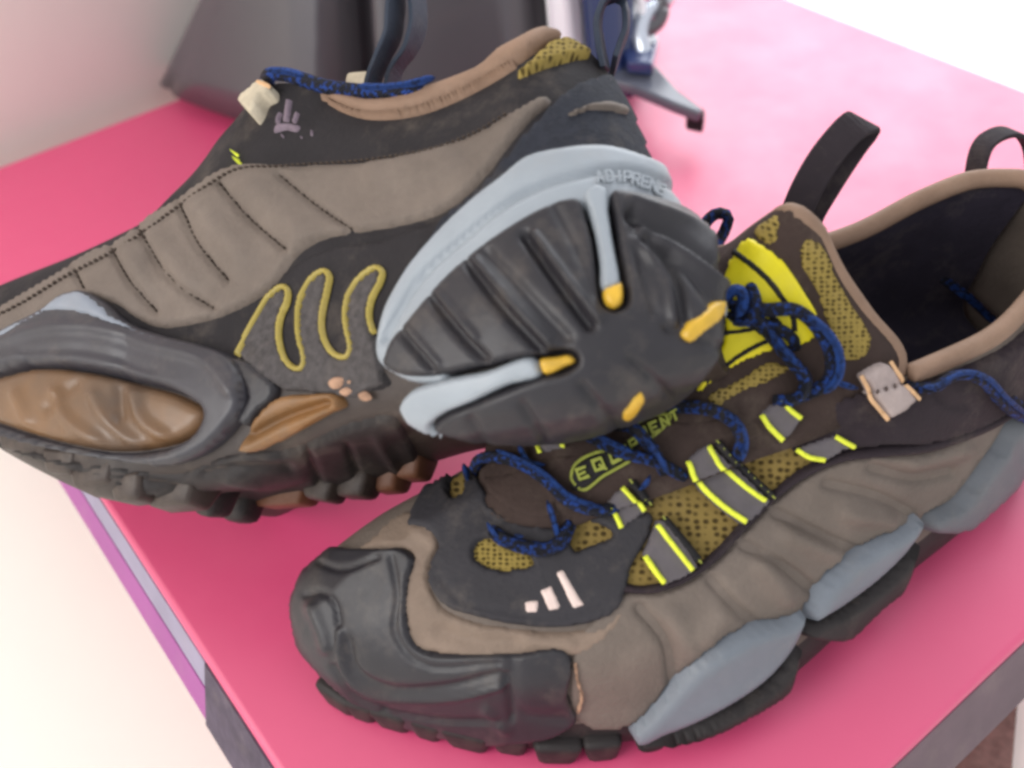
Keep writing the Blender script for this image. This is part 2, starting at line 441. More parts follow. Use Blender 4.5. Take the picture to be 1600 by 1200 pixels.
GLYPH = {'E': [[(1, 0), (0, 0), (0, 1), (1, 1)], [(0, .5), (.8, .5)]], 'Q': [[(0, 0), (1, 0), (1, 1), (0, 1), (0, 0)], [(.6, .6), (1.1, 1.15)]],
         'U': [[(0, 0), (0, 1), (1, 1), (1, 0)]], 'I': [[(.5, 0), (.5, 1)]], 'P': [[(0, 1), (0, 0), (1, 0), (1, .55), (0, .55)]],
         'M': [[(0, 1), (0, 0), (.5, .6), (1, 0), (1, 1)]], 'N': [[(0, 1), (0, 0), (1, 1), (1, 0)]], 'T': [[(0, 0), (1, 0)], [(.5, 0), (.5, 1)]],
         'A': [[(0, 1), (.5, 0), (1, 1)], [(.2, .65), (.8, .65)]], 'D': [[(0, 0), (.7, 0), (1, .3), (1, .7), (.7, 1), (0, 1), (0, 0)]],
         'R': [[(0, 1), (0, 0), (1, 0), (1, .5), (0, .5)], [(.5, .5), (1, 1)]]}
def dashes(name, line, m, parent, bvh, t, w=2.4, dash=5., gap=4.):
    """a run of stitches joined into one mesh"""
    P = resample(catmull(line, 6), dash+gap); V = []; Fc = []
    for a, b in zip(P[:-1], P[1:]):
        if bvh.ray_cast(Vector(CAM), Vector(ray(*a)), 3.)[0] is None or bvh.ray_cast(Vector(CAM), Vector(ray(*b)), 3.)[0] is None: continue
        tg = (b-a)/np.linalg.norm(b-a); nn = np.array([-tg[1], tg[0]])*w/2; b = a+tg*dash; top = []; bot = []
        for q in (a+nn, b+nn, b-nn, a-nn):
            p, n = hit(bvh, q[0], q[1], .3); top.append(p+n*t); bot.append(p+n*(t-.001))
        i = len(V); V += top+bot
        Fc += [(i, i+1, i+2, i+3)]+[(i+j, i+4+j, i+4+(j+1) % 4, i+(j+1) % 4) for j in range(4)]
    return link(name, mesh(name, V, Fc, False), m, parent)
def lettering(name, ch, o, ex, ey, w, m, parent, bvh, t):
    """one embroidered or moulded letter: strokes joined into one mesh; o corner, ex/ey edge vectors in the surface"""
    V = []; Fc = []; o = np.array(o, float); ex = np.array(ex, float); ey = np.array(ey, float)
    for st in GLYPH[ch]:
        P = np.array([o+ex*x+ey*y for x, y in st])
        for a, b in zip(P[:-1], P[1:]):
            tg = (b-a)/np.linalg.norm(b-a); nn = np.array([-tg[1], tg[0]])*w/2; a2 = a-tg*w*.4; b2 = b+tg*w*.4
            top = []; bot = []
            for q in (a2+nn, b2+nn, b2-nn, a2-nn):
                p, n = hit(bvh, q[0], q[1], .3); top.append(p+n*t); bot.append(p-n*.0003)
            i = len(V); V += top+bot
            Fc += [(i, i+1, i+2, i+3)]+[(i+j, i+4+j, i+4+(j+1) % 4, i+(j+1) % 4) for j in range(4)]
    me = mesh(name, V, Fc, False)
    bm = bmesh.new(); bm.from_mesh(me); bmesh.ops.recalc_face_normals(bm, faces=bm.faces); bm.to_mesh(me); bm.free()
    return link(name, me, m, parent)

# ------------------------------------------------------------------ setting
X0, X1, Y0, Y1 = .0187, .516, .0548, .570
FLOORZ = -.13
PINK = mat('glossy_pink_laminate', (214, 68, 116), .46, .8, .03, 60, .03, 8, dust=0)
PINK.node_tree.nodes['Principled BSDF'].inputs['IOR'].default_value = 1.65
nt = PINK.node_tree; pb = nt.nodes['Principled BSDF']     # fine scuffs and smears in the sheen
tc = nt.nodes.new('ShaderNodeTexCoord'); nz = nt.nodes.new('ShaderNodeTexNoise'); nz.inputs['Scale'].default_value = 22; nz.inputs['Detail'].default_value = 9; nz.inputs['Roughness'].default_value = .7
mr = nt.nodes.new('ShaderNodeMapRange'); mr.inputs['From Min'].default_value = .3; mr.inputs['From Max'].default_value = .7; mr.inputs['To Min'].default_value = .40; mr.inputs['To Max'].default_value = .54
nt.links.new(tc.outputs['Object'], nz.inputs['Vector']); nt.links.new(nz.outputs['Fac'], mr.inputs['Value']); nt.links.new(mr.outputs['Result'], pb.inputs['Roughness'])
LAV = mat('lavender_edge_band', (142, 134, 158), .5, .4, .1, 200, .1, 40)
PURP = mat('magenta_edge_band', (154, 70, 142), .5, .4, .1, 200, .06, 40)
FELT = mat('worn_dark_edge_band', (84, 74, 88), .8, .3, .4, 300, .25, 90)
TAUPE = mat('mauve_grey_edge_band', (104, 84, 92), .6, .4, .2, 200, .12, 50)
CREAM = mat('cream_floor', (250, 247, 238), .6, .3, .05, 40, .02, 3, dust=0)
WALLM = mat('pinkish_plaster', (246, 238, 230), .85, .2, .15, 60, .03, 4, dust=0)
RUGM = mat('brown_rug_pile', (134, 112, 104), .95, .1, .9, 260, .3, 160)

fl = link('floor', mesh('floor', [(-6, -6, FLOORZ), (6, -6, FLOORZ), (6, 6, FLOORZ), (-6, 6, FLOORZ)], [(0, 1, 2, 3)], False), CREAM); tag(fl, kind='structure')
wl = empty('wall', (0, .6, FLOORZ))
wl = rounded_box('wall', (2.2, .08, 2.4), .004, WALLM); wl.location = (-.62, .63, FLOORZ+1.2)
tag(wl, 'pale pinkish wall behind the far left edge of the pink table', 'wall')

tb = empty('table', ((X0+X1)/2, (Y0+Y1)/2, FLOORZ))
tag(tb, 'glossy pink table top with magenta and lavender edge bands under the shoes', 'table')
def tpart(name, m, box, bev=.003):
    x0, x1, y0, y1, z0, z1 = box
    o = rounded_box(name, (x1-x0, y1-y0, z1-z0), bev, m, tb, 3)
    o.location = Vector(((x0+x1)/2, (y0+y1)/2, (z0+z1)/2))-tb.location; return o
tpart('tabletop', PINK, (X0, X1, Y0, Y1, -.016, 0), .0025)
# the rim under the top flares outward: bands along the left and the near-right edge
def band(name, m, p, q, out, z0, z1, o0, o1, th=.004):
    """band from p to q (x,y); out = outward direction; upper edge z0 at offset o0, lower edge z1 at offset o1"""
    p, q, out = np.array([*p, 0.]), np.array([*q, 0.]), np.array([*out, 0.]); V = []
    for a in (p, q):
        for z, o in ((z0, o0), (z1, o1)): V += [a+out*o+[0, 0, z], a+out*(o-th)+[0, 0, z-.0005]]
    F_ = [(0, 2, 6, 4), (1, 5, 7, 3), (0, 4, 5, 1), (2, 3, 7, 6), (0, 1, 3, 2), (4, 6, 7, 5)]
    me = mesh(name, [v-np.array(tb.location) for v in V], F_, False); o = link(name, me, m, tb); return o
yb = on_z(308, 1032, 0)[1]     # where the dark worn stretch begins
band('edge_band', LAV, (X0, yb), (X0, Y1), (-1, 0), -.003, -.016, .0005, .0036)
o = band('edge_band', PURP, (X0, yb-.004), (X0, Y1), (-1, 0), -.0165, -.032, .004, .0082)
o = band('edge_band', FELT, (X0, Y0-.012), (X0, yb-.0005), (-1, 0), -.003, -.033, .0008, .0090); o['label'] = 'worn dark stretch of the edge'
band('edge_band', TAUPE, (X0, Y0), (X1, Y0), (0, -1), -.003, -.024, .0005, .008)
for x in (X0+.05, X1-.05):
    for y in (Y0+.05, Y1-.05):
        tpart('leg', TAUPE, (x-.018, x+.018, y-.018, y+.018, FLOORZ, -.0165), .004)
# rug under the table's near right side
rp = [on_z(x, y, FLOORZ+.006) for x, y in ((1330, 1180), (1592, 1075), (1578, 1240), (1500, 1420))]
x0, y0 = np.min(rp, 0)[:2]
rg = []
for p in rp: rg.append(p)
bm = bmesh.new(); vs = [bm.verts.new(tuple(p)) for p in rg]; f = bm.faces.new(vs)
if f.normal.z < 0: f.normal_flip()
r = bmesh.ops.extrude_face_region(bm, geom=[f]); 
for v in [g for g in r['geom'] if isinstance(g, bmesh.types.BMVert)]: v.co.z = FLOORZ
bmesh.ops.recalc_face_normals(bm, faces=bm.faces)
me = bpy.data.meshes.new('rug'); bm.to_mesh(me); bm.free()
tag(link('rug', me, RUGM), 'small patch of brown rug on the floor below the lower right table edge', 'rug')

# ------------------------------------------------------------------ glossy case at the back
GLOSS = mat('glossy_black_plastic', (76, 74, 78), .3, .6, 0, 50, .06, 10, coat=.4)
GLOSSB = mat('dark_blue_plastic', (36, 50, 96), .2, .6, 0, 50, .06, 10, coat=.4)
SILV = mat('silver_trim', (206, 212, 222), .25, .6, 0, 50, .03, 10, metallic=.7)
WHITEP = mat('white_highlight', (246, 248, 250), .2, .6, 0, 50, .01, 10)
FOOT = mat('rubber_foot', (26, 24, 28), .7, .3, .2, 200, .1, 50)
WINGM = mat('grey_gloss_plastic', (84, 86, 98), .22, .6, 0, 50, .06, 10)
cs = empty('case'); tag(cs, 'glossy black tapering case on small feet at the back of the pink table', 'case')
bl = at_depth(243, 133, .66); br = at_depth(1010, 60, .66)
bl = on_z(240, 138, .010); br = on_z(1000, 172, .010)
ex = br-bl; WID = np.linalg.norm(ex); ex /= WID; ez = np.array([0, 0, 1.]); ey = np.cross(ez, ex)
def frustum(name, m, b, t, z0, z1, n=9, bulge=.0, rad=.01):
    """b,t: (x0,x1,y0,y1) footprints at z0 and z1 in the case's frame; corners rounded, front face bowed"""
    V = []
    nz = 10
    for k in range(nz+1):
        f = k/nz; x0, x1, y0, y1 = (np.array(b)*(1-f)+np.array(t)*f)
        prof = [(x0, y1), (x0, y0+rad)]
        for a in np.linspace(0, math.pi/2, 5): prof.append((x0+rad-rad*math.cos(a), y0+rad-rad*math.sin(a)-bulge*math.sin(math.pi*max(0, x0)/WID)*math.sin(a)))
        for s in np.linspace(.06, .94, n): prof.append((x0+rad+(x1-x0-2*rad)*s, y0-bulge*math.sin(math.pi*min(1, max(0, (x0+rad+(x1-x0-2*rad)*s)/WID)))))
        for a in np.linspace(math.pi/2, 0, 5): prof.append((x1-rad+rad*math.cos(a), y0+rad-rad*math.sin(a)))
        prof += [(x1, y0+rad), (x1, y1)]
        V += [bl+ex*x+ey*y+ez*(z0+(z1-z0)*f-.010) for x, y in prof]; c = len(prof)
    F_ = [(k*c+j, k*c+(j+1) % c, (k+1)*c+(j+1) % c, (k+1)*c+j) for k in range(nz) for j in range(c)]
    F_ += [tuple(range(c))[::-1], tuple(nz*c+j for j in range(c))]
    me = mesh(name, V, F_)
    bm = bmesh.new(); bm.from_mesh(me); bmesh.ops.recalc_face_normals(bm, faces=bm.faces); bm.to_mesh(me); bm.free()
    o = link(name, me, m, cs); return o
frustum('shell', GLOSS, (0, WID*.50, 0, .12), (.12, WID*.50, .05, .14), .010, .17, bulge=.045)
frustum('shell', GLOSS, (WID*.508, WID*.84, .0, .12), (WID*.508, WID*.80, .05, .14), .012, .17, bulge=.045)
frustum('side_panel', WHITEP, (WID*.842, WID*.90, .004, .11), (WID*.78, WID*.83, .054, .13), .010, .17, bulge=.045, rad=.004)  # bright highlight on the case, put into the colour of a white strip
frustum('side_panel', GLOSSB, (WID*.902, WID*.985, .012, .11), (WID*.832, WID*.93, .06, .13), .010, .17, bulge=.045, rad=.004)
def slab(name, m, pts, z, th):
    P = [on_z(x, y, z) for x, y in pts]; n = len(P)
    bm = bmesh.new(); a = [bm.verts.new(tuple(p)) for p in P]; b = [bm.verts.new(tuple(p-ez*th)) for p in P]
    bm.faces.new(a); bm.faces.new(b[::-1])
    for k in range(n): bm.faces.new((a[k], b[k], b[(k+1) % n], a[(k+1) % n]))
    bmesh.ops.recalc_face_normals(bm, faces=bm.faces); bmesh.ops.bevel(bm, geom=bm.edges[:], offset=.0015, segments=2, affect='EDGES', profile=.5)
    me = bpy.data.meshes.new(name); bm.to_mesh(me); bm.free(); return link(name, me, m, cs)
slab('support_arm', WINGM, [(900, 40), (985, 48), (1020, 95), (1060, 140), (1098, 168), (1092, 176), (1050, 160), (985, 132), (930, 118)], .026, .006)
slab('foot', FOOT, [(1076, 160), (1102, 170), (1100, 182), (1072, 176)], .022, .010)
rc = [at_depth(1006+30*math.cos(a), 14+34*math.sin(a), .55) for a in np.linspace(0, 2*math.pi, 25)]
sweep('ring', rc, .0035, GLOSS, cs, 10)
slab('clip', GLOSSB, [(960, 30), (1000, 20), (1030, 60), (1020, 100), (980, 96)], .034, .007)
for px, py in ((312, 170), (700, 210), (1086, 186)):
    p = on_z(px, py, 0)
    ft = sweep('foot', [p+[0, 0, 0], p+[0, 0, .004], p+[0, 0, .0115]], np.array([.0065, .007, .0062]), FOOT, cs, 16)
# curved silver handle at its right end
hp = [at_depth(x, y, d) for x, y, d in ((1052, -40, .56), (1040, 0, .555), (1012, 18, .55), (1000, 50, .548), (1010, 95, .55), (1012, 110, .555))]
sweep('handle', resample(catmull(hp, 8), .003), .0045, SILV, cs, 10)
hp = [at_depth(x, y, d) for x, y, d in ((985, -30, .54), (1002, 5, .545), (1004, 60, .55), (1008, 100, .555))]
sweep('reflection_streak', resample(catmull(hp, 8), .003), .0022, WHITEP, cs, 10)  # pinkish-white reflection streak, shaped as a thin white tube
# ------------------------------------------------------------------ shoe standing on the table (right in the photo)
sb = empty('shoe'); tag(sb, 'trail shoe standing upright on the pink table with yellow-striped loops and blue-grey pods', 'shoe', 'pair of worn trail shoes')
FB = (np.zeros(3), np.array([1., 0, 0]), np.array([0, -1., 0]), np.array([0, 0, 1.]))
def Brow(x, yn, yf, zb, zs, un, uf, ny, nz, fy, fz): return (x, -yn, -yf, zb, zs, -un, -uf, -ny, nz, -fy, fz)
TB = [Brow(*r) for r in [
 (.0430, .178, .190, .008, .013, .178, .188, .183, .019, .183, .019),
 (.0458, .169, .197, .004, .014, .170, .195, .182, .029, .182, .029),
 (.0525, .158, .205, .001, .015, .159, .202, .180, .038, .180, .038),
 (.0640, .141, .204, .0, .016, .144, .201, .177, .047, .177, .047),
 (.0800, .121, .203, .0, .017, .127, .199, .171, .056, .171, .056),
 (.1050, .103, .199, .0, .018, .112, .193, .163, .065, .163, .065),
 (.1300, .0915, .195, .0, .018, .103, .188, .156, .074, .156, .074),
 (.1550, .0885, .193, .0, .019, .100, .185, .149, .079, .149, .079),
 (.1750, .0890, .194, .0, .020, .099, .184, .122, .080, .172, .083),
 (.1950, .0895, .190, .0, .021, .098, .180, .111, .084, .171, .087),
 (.2150, .0890, .187, .0, .022, .097, .177, .106, .083, .163, .089),
 (.2400, .0885, .181, .0, .023, .096, .170, .102, .083, .153, .092),
 (.2620, .0890, .172, .0, .024, .097, .161, .104, .086, .147, .097),
 (.2780, .0915, .163, .0, .024, .100, .153, .109, .092, .139, .101),
 (.2880, .0970, .154, .001, .024, .106, .145, .117, .097, .131, .1005),
 (.2970, .1060, .145, .002, .024, .113, .138, .124, .088, .124, .088),
 (.3040, .1150, .136, .004, .024, .119, .132, .124, .066, .124, .066),
 (.3080, .1200, .129, .010, .022, .122, .127, .124, .040, .124, .040)]]
RgB, TBi, BB = build_body(TB, FB, sb, LEATHER, SOLE)
build_lining(RgB, TBi, FB, sb, LINING, .150, .2925)
# tongue: a padded sheet that rises out of the throat
trow = [((.098, .160, .062), (.110, .140, .064), (.115, .180, .062)), ((.125, .153, .076), (.150, .122, .073), (.150, .185, .073)), ((.150, .149, .089), (.190, .110, .078), (.185, .186, .079)),
        ((.167, .146, .102), (.207, .1115, .086), (.200, .180, .087)), ((.179, .144, .114), (.203, .122, .098), (.198, .167, .098)), ((.187, .1425, .122), (.1975, .131, .112), (.195, .156, .112)), ((.192, .142, .127), (.1955, .137, .122), (.194, .148, .122))]
tr = catmull(np.array([sum(r, ()) for r in trow]), 6); VT = []; kq = 17
for r in tr:
    C_, R_, L_ = r[:3], r[3:6], r[6:]
    for q in np.linspace(-1, 1, kq): VT.append(tuple(C_+(R_-L_)*q/2+((R_+L_)/2-C_)*abs(q)**1.7))
FT = grid_faces(len(tr), kq, 0, kq-1)
tob = link('tongue', mesh('tongue', VT, FT), BROWN, sb)
md = tob.modifiers.new('pad', 'SOLIDIFY'); md.thickness = .005; md.offset = 0
TBv = BVHTree.FromPolygons(VT, FT)
nB = len(RgB.reshape(-1, 3)); kB = RgB.shape[1]
ALLB = BVHTree.FromPolygons([tuple(v) for v in RgB.reshape(-1, 3)]+[tuple(v) for v in VT],
                            grid_faces(RgB.shape[0], kB, 0, kB-1)+[tuple(i+nB for i in f) for f in FT])
# collar binding round the ankle opening
op = [i for i, r in enumerate(TBi) if .205 <= r[0] <= .2918]
rimn = RgB[op, 0]; rimf = RgB[op, -1]
sweep('collar_binding', resample(np.vstack([rimn, rimf[::-1]]), .003), .0030, TANLIT, sb, 12)
edge = [VT[i*kq+kq-1] for i in range(10, len(tr))][:]
top = [VT[(len(tr)-1)*kq+j] for j in range(kq)]
sweep('tongue_binding', resample(np.array([VT[i*kq+kq-1] for i in range(15, len(tr))]+top[::-1][1:-1]+[VT[i*kq] for i in range(len(tr)-1, 14, -1)]), .002), .0028, TANLIT, sb, 12)

pB = lambda *a, **k: panel(*a, bvh=k.pop('bvh', BB), **k)
# leather side with quilted folds
side = [(975, 925), (1030, 925), (1080, 905), (1130, 865), (1180, 810), (1230, 765), (1285, 728), (1340, 712), (1400, 708), (1460, 695), (1520, 668), (1565, 652),
        (1550, 690), (1520, 730), (1480, 780), (1440, 806), (1385, 832), (1330, 860), (1290, 892), (1262, 935), (1245, 955), (1180, 973), (1110, 1008), (1045, 1070), (990, 1130), (940, 1142), (895, 1120), (888, 1060), (898, 1010), (930, 960)]
pB('quilted_panel', side, LEATHER, sb, t=.0013, step=6, edge=3, relief=[
    ([(1000, 950), (1040, 1000), (1050, 1060)], -0.0024, 9), ([(1110, 905), (1150, 950), (1180, 975)], -0.0022, 9), ([(1160, 850), (1230, 890), (1262, 915)], -0.0026, 9),
    ([(1210, 800), (1280, 835), (1330, 858)], -0.0026, 9), ([(1290, 755), (1370, 775), (1420, 800)], -0.0022, 9), ([(1360, 730), (1430, 745), (1480, 735)], -0.0022, 9),
    ([(1190, 880), (1220, 930)], 0.0027, 18), ([(1230, 835), (1290, 860)], 0.0024, 18), ([(1120, 960), (1100, 990)], 0.0022, 16), ([(1420, 720), (1500, 700)], 0.0022, 14), ([(1320, 800), (1380, 810)], 0.0024, 16), ([(1050, 960), (1075, 1010)], 0.0019, 18)])
toeleather = [(552, 866), (585, 838), (612, 812), (640, 800), (690, 846), (676, 878), (672, 905), (690, 945), (735, 968), (800, 980), (870, 985), (940, 975), (985, 930), (960, 985), (905, 1024), (840, 1024), (700, 1024), (648, 1010), (634, 970), (632, 925), (640, 890), (645, 868), (630, 858), (590, 860)]
pB('toe_leather', toeleather, LEATHER2, sb, t=.0014, step=6, edge=6, relief=[([(690, 985), (740, 1000), (800, 1003)], -.0012, 12), ([(830, 1000), (890, 1005)], .001, 10), ([(650, 830), (680, 850)], .0008, 8)])
# black rubber toe bumper with its ridge and the lump at its tip
toe = [(540, 852), (590, 852), (630, 856), (648, 872), (641, 895), (635, 930), (636, 972), (646, 1005), (672, 1020), (720, 1023), (800, 1022), (888, 1020), (896, 1040), (890, 1100), (905, 1128), (880, 1150), (800, 1168), (700, 1166), (620, 1144), (560, 1112), (500, 1062), (455, 1005), (445, 960), (460, 905), (485, 865), (515, 850)]
pB('toe_bumper', toe, RUBBER, sb, bvh=inflated(RgB, .0028), infl=.0028, t=.0032, step=5, edge=7, relief=[
    ([(533, 985), (532, 1020), (545, 1060), (580, 1085), (640, 1092), (720, 1088), (790, 1070)], 0.0012, 4), ([(545, 1000), (556, 1045), (600, 1072), (680, 1075), (780, 1052)], -0.0012, 6),
    ([(480, 930), (500, 925), (522, 940), (530, 975)], -0.0016, 4), ([(490, 950), (505, 985), (512, 1010)], 0.0019, 11), ([(500, 880), (530, 890), (590, 870)], -0.0012, 4),
    ([(790, 1055), (800, 1120)], -0.0016, 5), ([(800, 1030), (812, 1110), (880, 1120)], -0.0007, 9), ([(612, 870), (622, 930), (618, 990), (650, 1032), (780, 1036)], -0.0009, 4), ([(600, 1110), (700, 1125), (780, 1125)], -0.0012, 4), ([(520, 1040), (560, 1090), (600, 1108)], -0.0012, 4), ([(760, 1110), (790, 1140)], 0.0010, 8)])
strip('worn_edge', [(898, 1030), (901, 1055), (908, 1085), (900, 1108)], 9, SCUFF, sb, BB, t=.0026)
# pods of the midsole
def pod(top, bot, low):
    pB('midsole_pod', top+bot[::-1], GREY, sb, t=.0055, step=6, edge=16)
    pB('pod_sole', bot+low[::-1], SOLE, sb, t=.0060, step=6, edge=10)
pod([(982, 1142), (1010, 1105), (1042, 1068), (1075, 1030), (1112, 1002), (1160, 975), (1215, 959), (1252, 948)],
    [(985, 1146), (1040, 1134), (1095, 1113), (1145, 1086), (1190, 1053), (1222, 1015), (1246, 965)],
    [(985, 1152), (1020, 1166), (1065, 1164), (1125, 1140), (1185, 1105), (1220, 1066), (1240, 1000)])
pod([(1254, 948), (1270, 912), (1300, 880), (1340, 850), (1395, 820), (1437, 799)],
    [(1252, 966), (1285, 952), (1325, 926), (1372, 888), (1408, 850), (1432, 812)],
    [(1240, 985), (1262, 995), (1305, 992), (1355, 962), (1395, 915), (1420, 850)])
pB('heel_cup', [(1640, 600), (1572, 655), (1552, 690), (1522, 732), (1482, 782), (1438, 808), (1436, 824), (1470, 832), (1530, 816), (1580, 783), (1620, 745), (1680, 690)], HEELGREY, sb, t=.0045, step=8, edge=14, relief=[([(1560, 670), (1590, 740)], -.001, 10)])
# olive mesh of the forefoot and throat
pB('vamp_mesh', [(700, 735), (760, 700), (850, 675), (950, 660), (1050, 690), (1120, 700), (1190, 690), (1260, 690), (1320, 690), (1240, 745), (1185, 800), (1135, 855), (1080, 895), (1030, 918), (975, 920), (900, 900), (800, 905), (740, 895), (715, 850), (700, 790)], OLIVE, sb, bvh=ALLB, t=.0008, step=8)
pB('small_vamp_mesh', [(735, 845), (760, 838), (800, 855), (835, 868), (838, 895), (780, 898), (742, 888)], OLIVES, sb, bvh=ALLB, t=.0011, step=6)
pB('throat_lining', [(755, 752), (800, 740), (860, 715), (930, 700), (1010, 660), (1110, 650), (1170, 640), (1200, 680), (1150, 700), (1080, 735), (1010, 772), (960, 800), (900, 815), (850, 818), (790, 800), (762, 775)], BROWN, sb, bvh=ALLB, t=.0026, step=7, edge=9,
   relief=[([(860, 735), (880, 790)], .001, 12), ([(1000, 700), (1040, 740)], -.001, 8)])
ov = [(638, 829), (648, 800), (664, 770), (690, 738), (722, 722), (742, 738), (760, 765), (775, 795), (800, 812), (850, 822), (900, 820), (950, 800), (985, 805), (1020, 800), (1014, 842), (990, 880), (978, 930), (958, 960), (925, 973), (869, 981), (794, 975), (737, 962), (700, 950), (676, 926), (669, 900), (677, 874), (685, 848), (675, 836)]
w1 = [(746, 870), (752, 851), (772, 844), (800, 856), (826, 868), (832, 880), (808, 888), (768, 886)]
w2 = [(894, 838), (908, 823), (930, 820), (955, 835), (925, 850), (898, 858)]
w3 = [(707, 775), (713, 752), (724, 743), (728, 758), (722, 778), (711, 784)]
pB('lace_yoke', ov, CHAR, sb, bvh=ALLB, t=.0030, step=6, edge=6, holes=[w1, w2, w3], relief=[([(690, 900), (720, 935), (790, 955), (880, 962), (940, 945)], -.0006, 3)])
for q in ([(823, 941), (842, 939), (840, 954), (825, 954)], [(847, 922), (861, 917), (876, 949), (861, 952)], [(872, 894), (879, 892), (911, 945), (898, 949)]):
    pB('printed_bar', grow(q, 2.5), PRINT, sb, bvh=ALLB, t=.0036, over=.0030, step=3.5, edge=2, curve=False)
strip('piping', [(970, 918), (1010, 921), (1060, 907), (1110, 873), (1155, 826), (1205, 776), (1255, 738), (1310, 714), (1370, 704), (1430, 697), (1490, 680), (1540, 660), (1580, 636), (1605, 618)], 17, MAROON, sb, BB, t=.0032)
# ankle overlay
pB('ankle_panel', [(1222, 690), (1250, 662), (1292, 632), (1322, 606), (1400, 596), (1450, 590), (1500, 572), (1560, 545), (1630, 500), (1650, 560), (1590, 632), (1525, 671), (1450, 692), (1375, 698), (1330, 702), (1285, 724), (1250, 715), (1232, 704)], MAROON, sb, t=.0026, step=7, edge=8, relief=[([(1450, 610), (1485, 630), (1500, 625)], -.001, 8)])
# webbing lace loops with their two lime stripes
def webloop(outer, s1, s2, dots=None, w=9):
    o = pB('lace_loop', outer, WEB, sb, bvh=ALLB, t=.0042, step=5, edge=6, curve=False)
    for s in (s1, s2): strip('stripe', s, w, NEON, o, ALLB, t=.0054, over=.0042, step=3.2)
    if dots:
        strip('dark_edge', dots, 15, BLACKP, o, ALLB, t=.0046, over=.0030, step=4)
        P = resample(np.array(dots, float), 13.)
        d = (P[-1]-P[0])/np.linalg.norm(P[-1]-P[0])
        for q in P: strip('stitch', [q-d*3.5, q+d*3.5], 2.6, LIMEDULL, o, ALLB, t=.0052, over=.0046, step=2.)
webloop([(1001, 866), (1012, 838), (1022, 812), (1044, 812), (1070, 850), (1090, 884), (1070, 902), (1036, 916)], [(1024, 822), (1048, 854), (1076, 890)], [(1006, 868), (1020, 890), (1035, 909)], [(1034, 812), (1060, 843), (1086, 876)])
webloop([(1066, 722), (1080, 706), (1104, 690), (1140, 725), (1200, 782), (1180, 806), (1158, 824), (1120, 796), (1086, 765)], [(1102, 698), (1125, 735), (1155, 762), (1188, 784)], [(1072, 721), (1087, 757), (1121, 791), (1158, 816)], [(1116, 692), (1145, 725), (1200, 776)])
webloop([(945, 784), (958, 768), (974, 757), (1012, 803), (992, 818), (972, 832)], [(972, 761), (992, 783), (1006, 803)], [(950, 786), (963, 808), (972, 828)], [(986, 752), (1004, 775), (1014, 792)], 8)
webloop([(838, 690), (860, 684), (888, 680), (891, 708), (872, 712), (853, 720)], [(843, 692), (850, 706), (854, 718)], [(885, 683), (888, 696), (887, 708)], None, 7)
webloop([(1178, 646), (1195, 630), (1214, 615), (1248, 652), (1235, 675), (1218, 694), (1195, 672)], [(1211, 620), (1225, 637), (1243, 653)], [(1183, 646), (1194, 665), (1216, 689)], None, 9)
webloop([(1234, 700), (1260, 690), (1298, 676), (1330, 697), (1310, 704), (1284, 722), (1252, 716)], [(1240, 702), (1258, 713), (1281, 717)], [(1298, 680), (1312, 688), (1326, 695)], None, 8)
# leather tag that holds the lace at the ankle
tg = pB('lace_tag', [(1327, 583), (1348, 570), (1369, 560), (1392, 590), (1415, 620), (1396, 640), (1370, 655), (1348, 620)], TAGM, sb, bvh=ALLB, t=.0062, step=5, edge=7, curve=False)
strip('stitched_edge', [(1328, 583), (1345, 618), (1369, 652)], 7, TAGE, tg, ALLB, t=.0070, over=.0060); strip('stitched_edge', [(1371, 562), (1391, 592), (1414, 620)], 6, TAGE, tg, ALLB, t=.0070, over=.0060)
# badge on the standing tongue
bd = pB('tongue_badge', [(1181, 379), (1205, 388), (1232, 415), (1256, 455), (1273, 505), (1266, 528), (1210, 545), (1150, 572), (1110, 600), (1086, 620), (1084, 606), (1108, 570), (1128, 520), (1134, 450), (1158, 402)], BADGE, sb, bvh=ALLB, t=.0040, step=6)
for ln, w in (([(1160, 404), (1185, 421), (1212, 455), (1232, 495), (1234, 515)], 11), ([(1234, 512), (1200, 527), (1160, 548), (1128, 572), (1100, 596)], 9), ([(1150, 470), (1168, 500), (1190, 520)], 11), ([(1172, 445), (1190, 478), (1214, 505)], 11), ([(1130, 520), (1160, 515), (1200, 500)], 8)):
    strip('badge_bar', ln, w, BLACKP, bd, ALLB, t=.0046, over=.0040)
pB('tongue_mesh', [(1240, 398), (1250, 368), (1274, 376), (1298, 422), (1326, 478), (1356, 528), (1346, 558), (1300, 562), (1283, 512), (1264, 452)], OLIVES, sb, bvh=ALLB, t=.0030, step=6)
pB('tongue_mesh', [(1184, 374), (1200, 350), (1226, 326), (1228, 360), (1208, 390)], OLIVES, sb, bvh=ALLB, t=.0030, step=5)
pB('tongue_mesh', [(1100, 625), (1150, 588), (1205, 560), (1235, 572), (1205, 595), (1150, 618), (1112, 640)], OLIVES, sb, bvh=ALLB, t=.0030, step=6)
